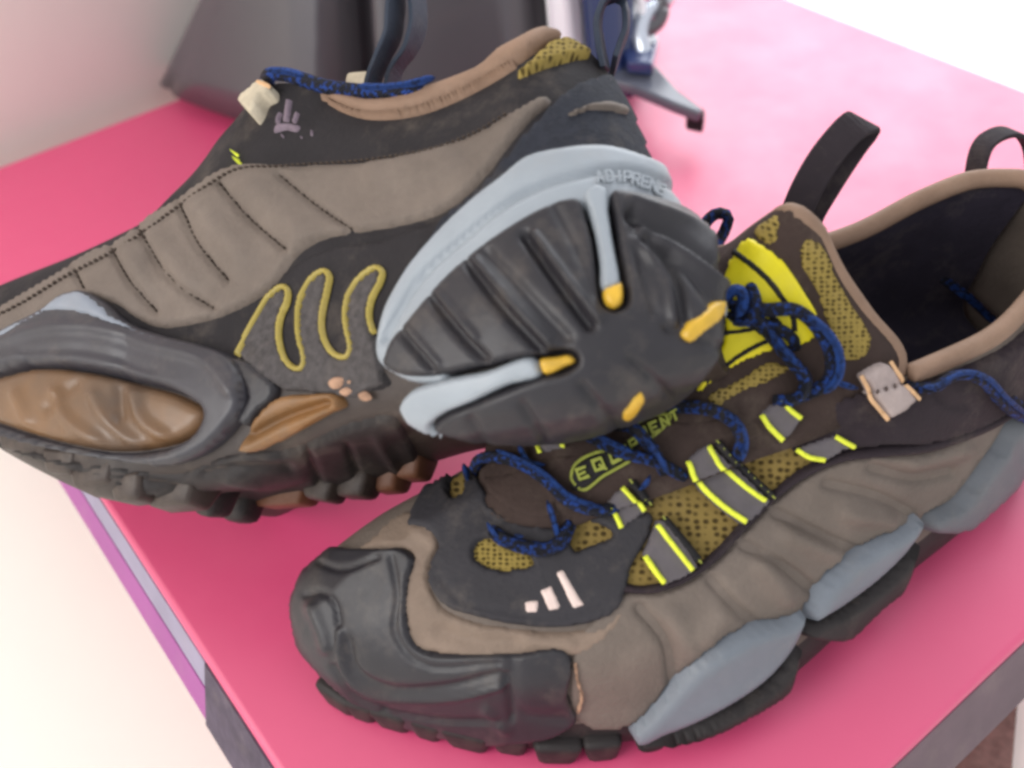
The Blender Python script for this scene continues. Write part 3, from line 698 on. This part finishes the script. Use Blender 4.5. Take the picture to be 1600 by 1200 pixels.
# woven name patch on the lower tongue, crossed by the laces
pt = pB('name_patch', [(893, 770), (892, 744), (903, 727), (936, 708), (982, 690), (1004, 668), (1048, 650), (1044, 668), (1012, 696), (986, 722), (945, 750), (910, 772)], BLACKP, sb, bvh=ALLB, t=.0036, step=6)
strip('patch_border', [(985, 722), (945, 745), (911, 767), (897, 750), (903, 731), (936, 711), (982, 708)], 5, LIMEDULL, pt, ALLB, t=.0042, over=.0036, step=3)
strip('patch_border', [(988, 672), (1010, 658), (1048, 651), (1038, 668), (1012, 692)], 5, LIMEDULL, pt, ALLB, t=.0042, over=.0036, step=3)
for ch, o in zip('EQUIPMENT', [(906, 739), (930, 725), (954, 712), (972, 703), (984, 694), (999, 678), (1015, 667), (1031, 657), (1046, 647)]):
    lettering('letter', ch, o, (12, -6) if o[0] < 980 else (9, -5.5), (5, 14), 3.6, LIMEDULL, pt, ALLB, .0046)
# pull loop of the tongue
d0 = .300
c = [at_depth(x, y, d) for x, y, d in ((1226, 392, .3035), (1240, 345, .2985), (1262, 292, .293), (1300, 232, .2885), (1338, 194, .288), (1352, 196, .2915), (1330, 228, .2955), (1290, 290, .3005), (1262, 340, .305), (1250, 380, .308))]
wv = at_depth(1371, 196, .300)-at_depth(1334, 175, .300)
ribbon('pull_loop', c, wv, .0088, .0016, WEBD, sb)
hl = [at_depth(x, y, d) for x, y, d in ((1524, 312, .352), (1524, 270, .349), (1540, 222, .348), (1575, 206, .349), (1606, 222, .352), (1618, 270, .356), (1612, 330, .36))]
ribbon('heel_loop', hl, at_depth(1560, 330, .345)-at_depth(1524, 312, .352), .0075, .0016, WEBD, sb)
# laces
def lb(pts, **k): return lace('lace', pts, ALLB, sb, **k)
lb([(742, 748), (765, 735), (795, 731), (862, 757), (896, 788), (940, 799), (965, 790)], lift=0.0055, rad=0.00170)
lb([(797, 725), (862, 749), (898, 780), (938, 792)], lift=0.0070, rad=0.000740, m=LACEB)
lb([(825, 709), (832, 725), (842, 738), (862, 735)], lift=0.0051, rad=0.000747, m=LACEB)
lb([(735, 742), (738, 755), (741, 768)], lift=0.0043, rad=0.000748, m=LACEB)
lb([(860, 785), (865, 800), (869, 818), (878, 850)], lift=0.0047, rad=0.000748, m=LACEB)
lb([(772, 829), (787, 847), (825, 860), (870, 860), (888, 840), (890, 820)], lift=0.0049, rad=0.00200)
lb([(770, 826), (776, 838), (788, 850)], lift=0.0066, rad=0.000742, m=LACEB); lb([(812, 845), (826, 848)], lift=0.0072, rad=0.000740, m=LACEB)
lb([(900, 670), (930, 692), (972, 712), (1020, 722), (1068, 745)], lift=0.0058, rad=0.00170)
lb([(930, 686), (972, 705), (990, 712)], lift=0.0075, rad=0.000740, m=LACEB)
lb([(960, 668), (990, 676), (1012, 698), (1038, 738)], lift=0.0064, rad=0.00178)
lb([(1006, 690), (1022, 710), (1040, 740)], lift=0.0081, rad=0.000741, m=LACEB)
lb([(1040, 640), (1090, 636), (1128, 648), (1147, 668), (1152, 692), (1144, 724)], lift=0.0053, rad=0.00185)
lb([(1122, 640), (1146, 660), (1156, 690), (1148, 722)], lift=0.0066, rad=0.000741, m=LACEB)
lb([(996, 764), (1010, 756), (1014, 742)], lift=0.0051, rad=0.000746, m=LACEB)
lb([(1140, 474), (1172, 487), (1202, 529), (1225, 562), (1244, 588), (1238, 616), (1205, 625)], lift=0.0064, rad=0.00178)
lb([(1190, 506), (1208, 535), (1230, 565)], lift=0.0083, rad=0.000740, m=LACEB)
lb([(1150, 480), (1190, 478), (1226, 476), (1262, 508), (1281, 550), (1279, 589), (1244, 617)], lift=0.0068, rad=0.00192)
lb([(1240, 482), (1266, 508), (1283, 545), (1282, 585), (1262, 607)], lift=.0102, rad=.0011, m=LACEB)
lb([(1140, 478), (1150, 455), (1163, 452), (1160, 475), (1148, 492)], lift=0.0072, rad=0.001480, m=LACEB)
lb([(1176, 448), (1180, 470), (1170, 495), (1150, 500)], lift=0.0072, rad=0.00163)
lb([(1138, 490), (1160, 497), (1186, 500), (1226, 520), (1238, 540)], lift=0.0059, rad=0.00163)
lb([(1285, 589), (1304, 598), (1326, 604)], lift=0.0051, rad=0.000748, m=LACEB)
lb([(1412, 602), (1440, 600), (1458, 585), (1480, 578), (1506, 584), (1536, 612), (1568, 640), (1600, 652), (1640, 650)], lift=0.0053, rad=0.00155)
lb([(1414, 598), (1440, 595), (1458, 580), (1480, 572), (1508, 578), (1540, 606), (1570, 633)], lift=0.0068, rad=0.000740, m=LACEB)
lb([(1468, 420), (1500, 432), (1545, 470), (1600, 512), (1640, 540)], lift=.0085, rad=.0016)
lb([(1485, 425), (1502, 431), (1546, 468), (1600, 510)], lift=.0100, rad=.0009, m=LACEB)
k0, kn = hit(ALLB, 1152, 476)
lp = [k0+kn*.002]+[at_depth(x, y, d) for x, y, d in ((1118, 425, .325), (1092, 378, .329), (1105, 345, .33), (1122, 333, .33), (1138, 338, .33), (1134, 356, .331), (1118, 385, .329))]+[k0+kn*.003]
sweep('lace', resample(catmull(lp, 8), .002), .0019, LACE, sb, 8)
# tread lugs round the toe and along the near edge
def lug(parent, loc, xdir, zdir, size, m=SOLE):
    key = (size, m.name)
    o = rounded_box('tread_lug', size, min(size)*.2, m, parent) if key not in LUGS else bpy.data.objects.new('tread_lug', LUGS[key])
    if key in LUGS: COL.objects.link(o); o.parent = parent
    LUGS[key] = o.data; orient(o, loc, xdir, zdir); return o
LUGS = {}
for px, py, w in [(508, 1085, .015), (552, 1122, .011), (600, 1148, .014), (660, 1166, .011), (724, 1176, .016), (800, 1180, .012), (870, 1170, .015), (940, 1158, .012)]:
    p, n = hit(BB, px, py-14, .3); n = np.array([n[0], n[1], 0.]); n /= np.linalg.norm(n)
    p = np.array([p[0], p[1], .0062])
    lug(sb, p-n*(.003 if px < 475 else .0014), np.cross([0, 0, 1.], n)+np.array([0, 0, random.uniform(-.08, .08)]), (0, 0, 1.), (w, .011, .0125))
# ------------------------------------------------------------------ shoe lying on its side across the other one (left in the photo)
sa = empty('shoe'); tag(sa, 'trail shoe lying on its side across the other one, black heel toward the viewer', 'shoe', 'pair of worn trail shoes')
TA0 = at_depth(-45, 615, .402); HA0 = at_depth(1085, 490, .272)
aA = HA0-TA0; LA = np.linalg.norm(aA); aA /= LA
uA = R @ np.array([0, -1, .2]); uA -= aA*(uA@aA); uA /= np.linalg.norm(uA)
nA = np.cross(aA, uA)
if nA @ (CAM-TA0) < 0: nA = -nA
FA = (TA0, aA, nA, uA)
def A_loc(px, py, nn):
    r = ray(px, py); t = (nn-(CAM-TA0)@nA)/(nA@r); p = CAM+r*t-TA0; return p@aA, p@uA
# silhouettes traced on the mid plane (top) and on the near sole edge (bottom)
topA = np.array([A_loc(x, y, l) for x, y, l in [(-20, 500, .006), (40, 456, .007), (115, 412, .007), (190, 372, .008), (290, 300, .010), (335, 264, .013), (370, 208, .020), (398, 120, .022), (425, 132, .024), (510, 150, .026), (600, 165, .026), (700, 145, .026), (760, 110, .024), (850, 62, .012), (905, 72, .005), (925, 88, .004), (958, 125, .004), (982, 192, .004), (1018, 258, .004), (1052, 335, .004), (1074, 420, .004)]])
botA = np.array([A_loc(x, y, l) for x, y, l in [(-75, 640, -.01), (-40, 664, -.02), (0, 690, -.025), (60, 722, -.028), (150, 762, -.03), (270, 790, -.03), (400, 798, -.03), (500, 768, -.03), (600, 752, -.03), (650, 716, -.03), (720, 704, -.03), (770, 685, -.03), (900, 672, -.02), (990, 640, -.01), (1050, 590, .0)]])
botN = np.array([A_loc(x, y-6, .036) for x, y in [(-100, 625), (-75, 645), (-40, 666), (0, 688), (60, 724), (150, 762), (270, 790), (400, 802)]])
def tz(s): return np.interp(s, topA[:, 0], topA[:, 1])
def bz(s): return max(np.interp(s, botA[:, 0], botA[:, 1]), np.interp(s, botN[:, 0], botN[:, 1]) if s < .15 else -1)
rowsA = []
SEND = topA[-1, 0]+.001
for s, w, up, op_ in [(-.006, .010, .008, 0), (.0, .020, .018, 0), (.012, .030, .027, 0), (.03, .038, .034, 0), (.055, .043, .039, 0), (.08, .045, .040, 0), (.105, .046, .040, 0), (.118, .045, .039, .008),
                      (.126, .044, .038, .016), (.133, .042, .036, .020), (.145, .041, .036, .024), (.165, .039, .035, .026), (.19, .038, .034, .026), (.215, .038, .034, .025), (.235, .039, .033, .022), (.25, .039, .032, .016), (.258, .038, .030, .006), (.266, .036, .028, 0), (.276, .032, .025, 0), (.285, .026, .021, 0), (.292, .018, .015, 0), (SEND, .008, .007, 0)]:
    b = bz(s) if s > .01 else bz(.01)+(.01-s)*1.2
    t_ = tz(s)
    if s > .275: b = np.interp(s, [.275, SEND], [bz(.275), -.012])
    zs = b+min(.026, (t_-b)*.35)
    rowsA.append((s, w, -w*.95, b, zs, up, -up*.95, op_, t_, -op_, t_-(.004 if op_ else 0)))
RgA, TAi, BA = build_body(rowsA, FA, sa, DARK, RUBBERB)
build_lining(RgA, TAi, FA, sa, LINING, .112, .262)
opA = [i for i, r in enumerate(TAi) if r[7] > .012]
sweep('collar_binding', resample(RgA[opA, -1], .003), .0035, TAN, sa, 10)
pA = lambda *a, **k: panel(*a, bvh=BA, **k)
QL = [([(221, 362), (250, 410), (285, 450), (340, 485)], -0.0024, 4), ([(285, 322), (315, 385), (360, 440)], -0.0024, 4), ([(345, 288), (395, 345), (450, 392)], -0.0024, 4), ([(440, 276), (500, 325), (555, 362)], -0.0021, 4),
      ([(178, 392), (205, 440), (250, 490)], -0.0023, 4), ([(120, 425), (135, 455)], -0.0018, 4),
      ([(255, 380), (300, 440)], 0.0021, 20), ([(320, 330), (380, 400)], 0.0021, 22), ([(400, 300), (470, 360)], 0.0018, 24), ([(205, 400), (240, 450)], 0.0018, 16), ([(600, 280), (700, 260)], 0.0015, 28)]
pA('quilted_panel', [(-40, 500), (-10, 484), (40, 455), (80, 433), (115, 411), (150, 390), (190, 374), (225, 344), (290, 304), (332, 272), (372, 256), (450, 258), (560, 254), (620, 246), (690, 229), (750, 206), (800, 176), (850, 152), (866, 156), (835, 186), (800, 226), (770, 266), (740, 300), (690, 336), (631, 354), (560, 366), (500, 379), (465, 403), (440, 440), (412, 464), (375, 485), (300, 509), (244, 513), (212, 498), (185, 478), (146, 470), (110, 478), (70, 500), (20, 525), (-40, 550)], LEATHER, sa, t=.0020, step=7, edge=10, relief=QL)
for q in QL[:6]: dashes('stitch_line', q[0], STITCH, sa, BA, .0013, w=2.)
for q in (1.3, ): dashes('stitch_line', [(-20, 508), (40, 480), (115, 437), (190, 398), (290, 327), (335, 294), (372, 272), (450, 265), (600, 254), (690, 237), (750, 214), (800, 184)], STITCH, sa, BA, .0030, w=2.)
# forefoot rubber frame round the amber window
fr = [(-40, 570), (-20, 545), (30, 512), (86, 484), (112, 466), (146, 460), (169, 472), (202, 502), (262, 525), (337, 545), (372, 560), (396, 600), (394, 640), (375, 668), (340, 702), (280, 726), (200, 722), (100, 705), (0, 676), (-40, 660)]
win = [(-40, 592), (0, 590), (56, 577), (150, 583), (225, 601), (300, 624), (331, 646), (323, 668), (292, 690), (244, 703), (187, 707), (112, 695), (0, 662), (-40, 648)]
pA('forefoot_frame', fr, FRAME, sa, t=.0060, step=6, edge=12, holes=[win], relief=[([(20, 545), (90, 522), (160, 520), (260, 550), (350, 580), (380, 615)], .0014, 8), ([(60, 560), (150, 556), (260, 590)], -.0008, 6)])
pA('lit_worn_frame_edge', [(-10, 548), (30, 518), (86, 490), (114, 470), (146, 464), (169, 476), (202, 505), (262, 530), (337, 550), (362, 562), (300, 552), (215, 530), (150, 506), (110, 500), (60, 520), (10, 556)], FRAMELIT, sa, t=.0068, step=6, edge=10)  # worn grey plus the lit upper part of the frame, painted paler
pA('amber_window', win, AMBER, sa, t=.0035, step=6, edge=22, relief=[([(100, 620), (112, 650), (165, 690)], .0018, 9), ([(160, 625), (175, 655), (230, 695)], .0018, 9), ([(225, 622), (235, 655), (275, 685)], .002, 9), ([(130, 605), (90, 640)], -.0012, 8), ([(195, 615), (200, 655)], -.0012, 8), ([(40, 620), (60, 660)], .0015, 9)])
# fingers with mustard edging on the quarter
zz = [(376, 559), (387, 535), (406, 497), (425, 467), (438, 455), (448, 450), (455, 457), (455, 472), (445, 497), (441, 522), (444, 546), (453, 567), (466, 577), (478, 576), (481, 563), (474, 535), (471, 505), (475, 471), (489, 443), (504, 429), (513, 426), (520, 434), (518, 452), (511, 484), (508, 512), (513, 535), (524, 552), (537, 559), (550, 557), (553, 544), (548, 520), (545, 494), (549, 469), (562, 445), (579, 428), (594, 421), (602, 427), (600, 443), (590, 462), (583, 484), (583, 505), (590, 524)]
FING = mat('speckled_charcoal_textile', (74, 70, 70), .8, .25, .6, 800, .3, 500)
pA('quarter_base', [(372, 560), (395, 490), (430, 440), (470, 405), (520, 385), (600, 372), (660, 350), (690, 345), (640, 430), (600, 500), (590, 560), (615, 600), (560, 618), (470, 608), (410, 585)], DARK, sa, t=.0009, step=7, edge=5)
pA('quarter_fingers', zz+[(600, 570), (605, 600), (560, 622), (500, 616), (450, 612), (415, 595)], FING, sa, t=.0022, step=5, edge=4, curve=False)
strip('mustard_edging', zz, 9.5, YELLOW, sa, BA, t=.0027, over=.0016, step=3.2)
pA('frame_tail', [(368, 562), (385, 562), (415, 582), (440, 604), (438, 622), (412, 645), (392, 668), (378, 660), (394, 620)], RUBBER, sa, t=.0032, step=5)
pA('ochre_wedge', [(378, 704), (392, 676), (409, 648), (438, 622), (486, 615), (538, 620), (545, 632), (520, 646), (450, 684), (400, 704)], ORANGE, sa, t=.0036, step=5, relief=[([(400, 678), (450, 652), (520, 628)], -.0035, 6), ([(395, 696), (450, 668), (530, 634)], .0012, 6)])
for q in ([(520, 598), (530, 590), (545, 592), (542, 604), (527, 608)], [(536, 612), (550, 604), (558, 610), (546, 618)], [(566, 616), (578, 610), (588, 620), (574, 624)], [(548, 596), (556, 594), (554, 602)]):
    pA('worn_flake', q, SCUFF, sa, t=.0030, over=.0022, step=3, edge=3)
# heel: mesh counter, taupe arcs
pA('heel_counter', [(640, 470), (690, 345), (745, 300), (775, 268), (805, 228), (840, 188), (868, 158), (905, 130), (960, 122), (985, 160), (1010, 205), (1052, 262), (1000, 262), (900, 262), (800, 320), (700, 420)], NAVY, sa, t=.0022, step=7)
strip('stitched_seam', [(872, 158), (905, 140), (940, 134), (968, 142), (985, 165)], 3, MAUVE, sa, BA, t=.0030, step=2.5)
pA('heel_arc', [(874, 196), (888, 184), (908, 175), (950, 168), (972, 178), (974, 190), (950, 187), (915, 187), (892, 194)], LEATHER, sa, t=.0036, step=5)
pA('collar_mesh', [(806, 124), (830, 98), (858, 70), (878, 64), (905, 76), (924, 90), (895, 97), (856, 108)], OLIVES, sa, t=.0028, step=5)
strip('collar_piping', [(503, 146), (520, 150), (537, 161), (567, 173), (612, 174), (657, 167), (706, 148), (762, 118), (811, 88), (849, 64), (872, 58)], 24, TANLIT, sa, BA, t=.0042, step=4, edge=11)
strip('collar_piping', [(512, 160), (537, 174), (570, 184), (615, 185), (660, 177), (706, 160), (762, 132), (808, 104)], 6, TAN, sa, BA, t=.0030, step=3)
pA('heel_tab', [(930, 86), (942, 84), (954, 104), (958, 116), (948, 120), (937, 104)], ORANGE, sa, t=.0040, step=4)
BAH = inflated(RgA, .0065)
# the rubber heel: pale rim, black star-shaped dome with creases, pale inlays with golden tips
rimo = [(700, 600), (640, 604), (604, 588), (580, 568), (580, 498), (614, 424), (672, 352), (730, 297), (776, 262), (815, 232), (873, 217), (950, 212), (1010, 227), (1050, 245), (1086, 284), (1108, 325), (1130, 380), (1142, 440), (1146, 500),
        (1122, 500), (1112, 440), (1092, 375), (1062, 345), (1020, 330), (960, 322), (905, 330), (855, 340), (780, 384), (712, 440), (660, 498), (620, 548), (622, 568), (650, 576), (700, 574)]
panel('heel_rim', rimo, GREYRIM, sa, bvh=BAH, infl=.0065, t=.0058, step=6, edge=16, relief=[([(597, 530), (625, 475), (660, 425), (720, 370), (785, 318), (850, 285), (905, 270), (960, 262), (1020, 272), (1062, 292), (1095, 340)], -.0022, 5)])
dome = [(598, 572), (602, 548), (644, 490), (700, 427), (775, 366), (850, 322), (887, 309), (908, 310), (918, 340), (927, 372), (932, 410), (936, 450), (947, 480), (960, 484), (974, 480), (976, 440), (966, 392), (957, 332), (950, 300), (1000, 300), (1037, 310), (1075, 325), (1105, 352), (1124, 400), (1133, 450), (1135, 505), (1128, 545), (1088, 606), (1040, 642), (985, 664), (900, 690), (800, 695), (730, 690), (674, 664), (690, 649), (737, 629), (794, 606), (850, 585), (885, 577), (902, 562), (896, 554), (842, 558), (756, 574), (690, 588), (640, 590), (606, 580)]
panel('heel_dome', dome, RUBBER, sa, bvh=BAH, infl=.0065, over=.0040, t=.0082, step=5, edge=11, relief=[
    ([(735, 415), (790, 485), (846, 545)], -0.0024, 7.8), ([(748, 410), (806, 478), (860, 536)], 0.0014, 5.6), ([(766, 400), (830, 470), (885, 528)], -0.0014, 10.1), ([(824, 375), (878, 452), (921, 510)], -0.0029, 7.8), ([(838, 372), (892, 446), (936, 500)], 0.0016, 5.6),
    ([(680, 470), (735, 535), (760, 560)], -0.0023, 7.8), ([(692, 466), (748, 530)], 0.0013, 5.6), ([(632, 520), (680, 575)], -0.0019, 6.7), ([(642, 516), (690, 570)], 0.0010, 5.6), ([(870, 330), (905, 400), (930, 460)], -0.0009, 9.0),
    ([(990, 380), (1036, 440), (1048, 505)], 0.0017, 6.7), ([(1010, 378), (1052, 436), (1066, 500)], -0.0026, 10.1), ([(1040, 400), (1092, 450), (1112, 480)], -0.0016, 10.1), ([(985, 318), (1065, 350), (1128, 392)], 0.0017, 7.8), ([(985, 340), (1055, 376), (1122, 424)], -0.0029, 10.1), ([(1000, 364), (1064, 400), (1128, 446)], 0.0016, 7.8), ([(985, 330), (1000, 420), (1020, 490)], -0.0010, 7.8),
    ([(1040, 512), (1130, 545)], -0.0014, 7.8), ([(985, 560), (1040, 610)], -0.0012, 7.8), ([(910, 600), (960, 660)], -0.0013, 7.8), ([(820, 630), (850, 680)], -0.0013, 7.8), ([(740, 650), (760, 690)], -0.0010, 7.8)])
panel('heel_inlay', [(914, 300), (930, 290), (946, 296), (951, 332), (961, 392), (968, 430), (969, 448), (944, 454), (937, 410), (930, 370), (921, 335)], GREYRIM, sa, bvh=BAH, infl=.0065, over=.0060, t=.0084, step=5, edge=7)
panel('heel_inlay_tip', [(943, 455), (958, 448), (969, 444), (973, 462), (970, 476), (959, 483), (950, 480)], GOLD, sa, bvh=BAH, infl=.0065, over=.0070, t=.0090, step=4, edge=6)
panel('heel_inlay', [(625, 634), (640, 613), (683, 596), (756, 581), (842, 565), (848, 581), (792, 603), (737, 629), (690, 650), (676, 663), (702, 683), (662, 674), (634, 655)], GREYRIM, sa, bvh=BAH, infl=.0065, over=.0060, t=.0084, step=5, edge=9)
panel('heel_inlay_tip', [(844, 563), (870, 558), (894, 557), (899, 563), (883, 573), (850, 583)], GOLD, sa, bvh=BAH, infl=.0065, over=.0070, t=.0090, step=4, edge=6)
panel('heel_inlay_tip', [(1062, 526), (1068, 509), (1092, 489), (1112, 472), (1121, 470), (1120, 497), (1096, 519), (1072, 535)], GOLD, sa, bvh=BAH, infl=.0065, over=.0070, t=.0090, step=4, edge=6)
panel('heel_inlay_tip', [(967, 646), (980, 618), (998, 603), (1004, 612), (994, 631), (975, 648)], GOLD, sa, bvh=BAH, infl=.0065, over=.0070, t=.0092, step=4, edge=6)
for i, ch in enumerate('ADIPRENE'):
    xs = [930, 946, 962, 975, 989, 1004, 1018, 1031]; ys = [269, 267, 267, 268, 271, 275, 280, 287]
    a_ = (i-2)*.085
    lettering('letter', ch, (xs[i], ys[i]), (10*math.cos(a_), 10*math.sin(a_)), (-16*math.sin(a_)+2, 16*math.cos(a_)), 3.0, GREYRIM, sa, BAH, .0002)
# collar tag, print and small marks
t1 = pA('lace_tag', [(397, 110), (415, 128), (437, 146), (437, 160), (422, 166), (415, 185), (407, 198), (392, 180), (379, 161), (381, 148)], TAGB, sa, t=.0050, step=4, edge=5, curve=False)
strip('stitched_edge', [(399, 114), (412, 138), (436, 154)], 9, TAGE, t1, BA, t=.0058, over=.0048)
t2 = rounded_box('lace_tag', (.0135, .004, .010), .0015, TAGB, sa); orient(t2, at_depth(568, 136, .338), aA-uA*.15, uA)
lg = panel('printed_emblem', [(428, 207), (430, 196), (444, 193), (458, 194), (470, 199), (466, 206), (448, 204)], MAUVE, sa, BA, t=.0008, sink=.0001, step=3, edge=3)
for ln, w in (([(434, 194), (436, 184), (440, 176)], 8), ([(447, 191), (450, 172), (452, 156)], 11), ([(459, 193), (463, 184), (466, 176)], 8), ([(432, 215), (438, 209), (444, 216)], 3.5), ([(450, 217), (453, 208), (458, 216)], 3.5), ([(463, 218), (464, 208), (471, 210), (471, 218)], 3.5)):
    strip('emblem_line', ln, w, MAUVE, lg, BA, t=.0010, sink=.0001, step=2.5)
ring = [(480+8*math.cos(a), 208+11*math.sin(a)) for a in np.linspace(-1.7, 1.7, 12)]
strip('emblem_line', ring, 4, MAUVE, lg, BA, t=.0010, sink=.0001, step=2.5)
strip('stitch', [(366, 240), (374, 245), (371, 252), (378, 257)], 5.5, NEON, sa, BA, t=.0030, step=3)
# laces seen along the top edge
def la(pts, **k): return lace('lace', pts, BA, sa, ref=.33, **k)
la([(405, 112), (425, 128), (455, 128), (485, 120), (520, 108), (560, 108), (600, 112), (640, 122), (690, 132)], rad=.0022, lift=.004)
la([(430, 122), (470, 118), (500, 104)], rad=.0011, lift=.0058, m=LACEB); la([(575, 100), (610, 106), (650, 118), (688, 130)], rad=.0011, lift=.0058, m=LACEB)
# tongue pull loop and heel loop
c = [at_depth(x, y, d) for x, y, d in ((580, 165, .328), (584, 125, .326), (596, 92, .326), (612, 55, .328), (618, 10, .33), (622, -40, .332), (640, -46, .334), (650, -10, .334), (652, 40, .333), (640, 75, .331), (618, 112, .330), (606, 165, .331))]
ribbon('pull_loop', c, at_depth(665, 10, .345)-at_depth(622, 20, .325), .012, .0015, WEBB, sa)
c = [at_depth(x, y, d) for x, y, d in ((946, 108, .297), (938, 70, .2965), (936, 30, .297), (946, 4, .298), (962, -6, .30), (976, 10, .302), (978, 40, .303), (968, 75, .302), (958, 105, .300))]
ribbon('heel_loop', c, at_depth(950, 20, .33)-at_depth(946, 20, .296)+.004*np.array([1, 0, 0]), .011, .0016, WEBB, sa)
AMBSOLE = mat('amber_brown_rubber', (104, 66, 46), .5, .4, .3, 250, .2, 60)
# outsole side wall with its long grooves, and uneven tread lugs half sunk below it
pA('sole_sidewall', [(-40, 672), (0, 688), (100, 716), (200, 732), (285, 738), (350, 712), (385, 706), (450, 700), (560, 655), (620, 650), (640, 680), (655, 715), (600, 745), (500, 760), (400, 786), (330, 786), (200, 765), (80, 725), (-40, 685)], SOLE, sa, t=.0016, step=6, edge=6, relief=[
    ([(0, 700), (110, 736), (220, 757)], -.0022, 4), ([(130, 730), (230, 748), (300, 758)], -.0022, 4), ([(320, 735), (380, 725), (450, 722)], -.0020, 5), ([(480, 700), (500, 750)], -.002, 5), ([(360, 740), (420, 750), (470, 735)], .0016, 8), ([(540, 690), (560, 740)], -.002, 5), ([(590, 680), (620, 730)], .0016, 8)])
for px, py, w, hgt in [(30, 704, .022, .006), (92, 733, .015, .007), (142, 756, .019, .007), (196, 772, .013, .008), (262, 784, .021, .007), (318, 790, .010, .010), (362, 796, .013, .012), (432, 786, .024, .006), (494, 772, .013, .008), (544, 764, .015, .009), (596, 756, .013, .009), (634, 738, .011, .008)]:
    p, n = hit(BA, px, py-20, .35)
    lug(sa, p-uA*.002-nA*.0055, aA+uA*random.uniform(-.2, .2), uA+nA*random.uniform(-.35, .1), (w, .014, hgt), AMBSOLE if px in (432, 596, 634) else random.choice((RUBBERB, SOLE)))
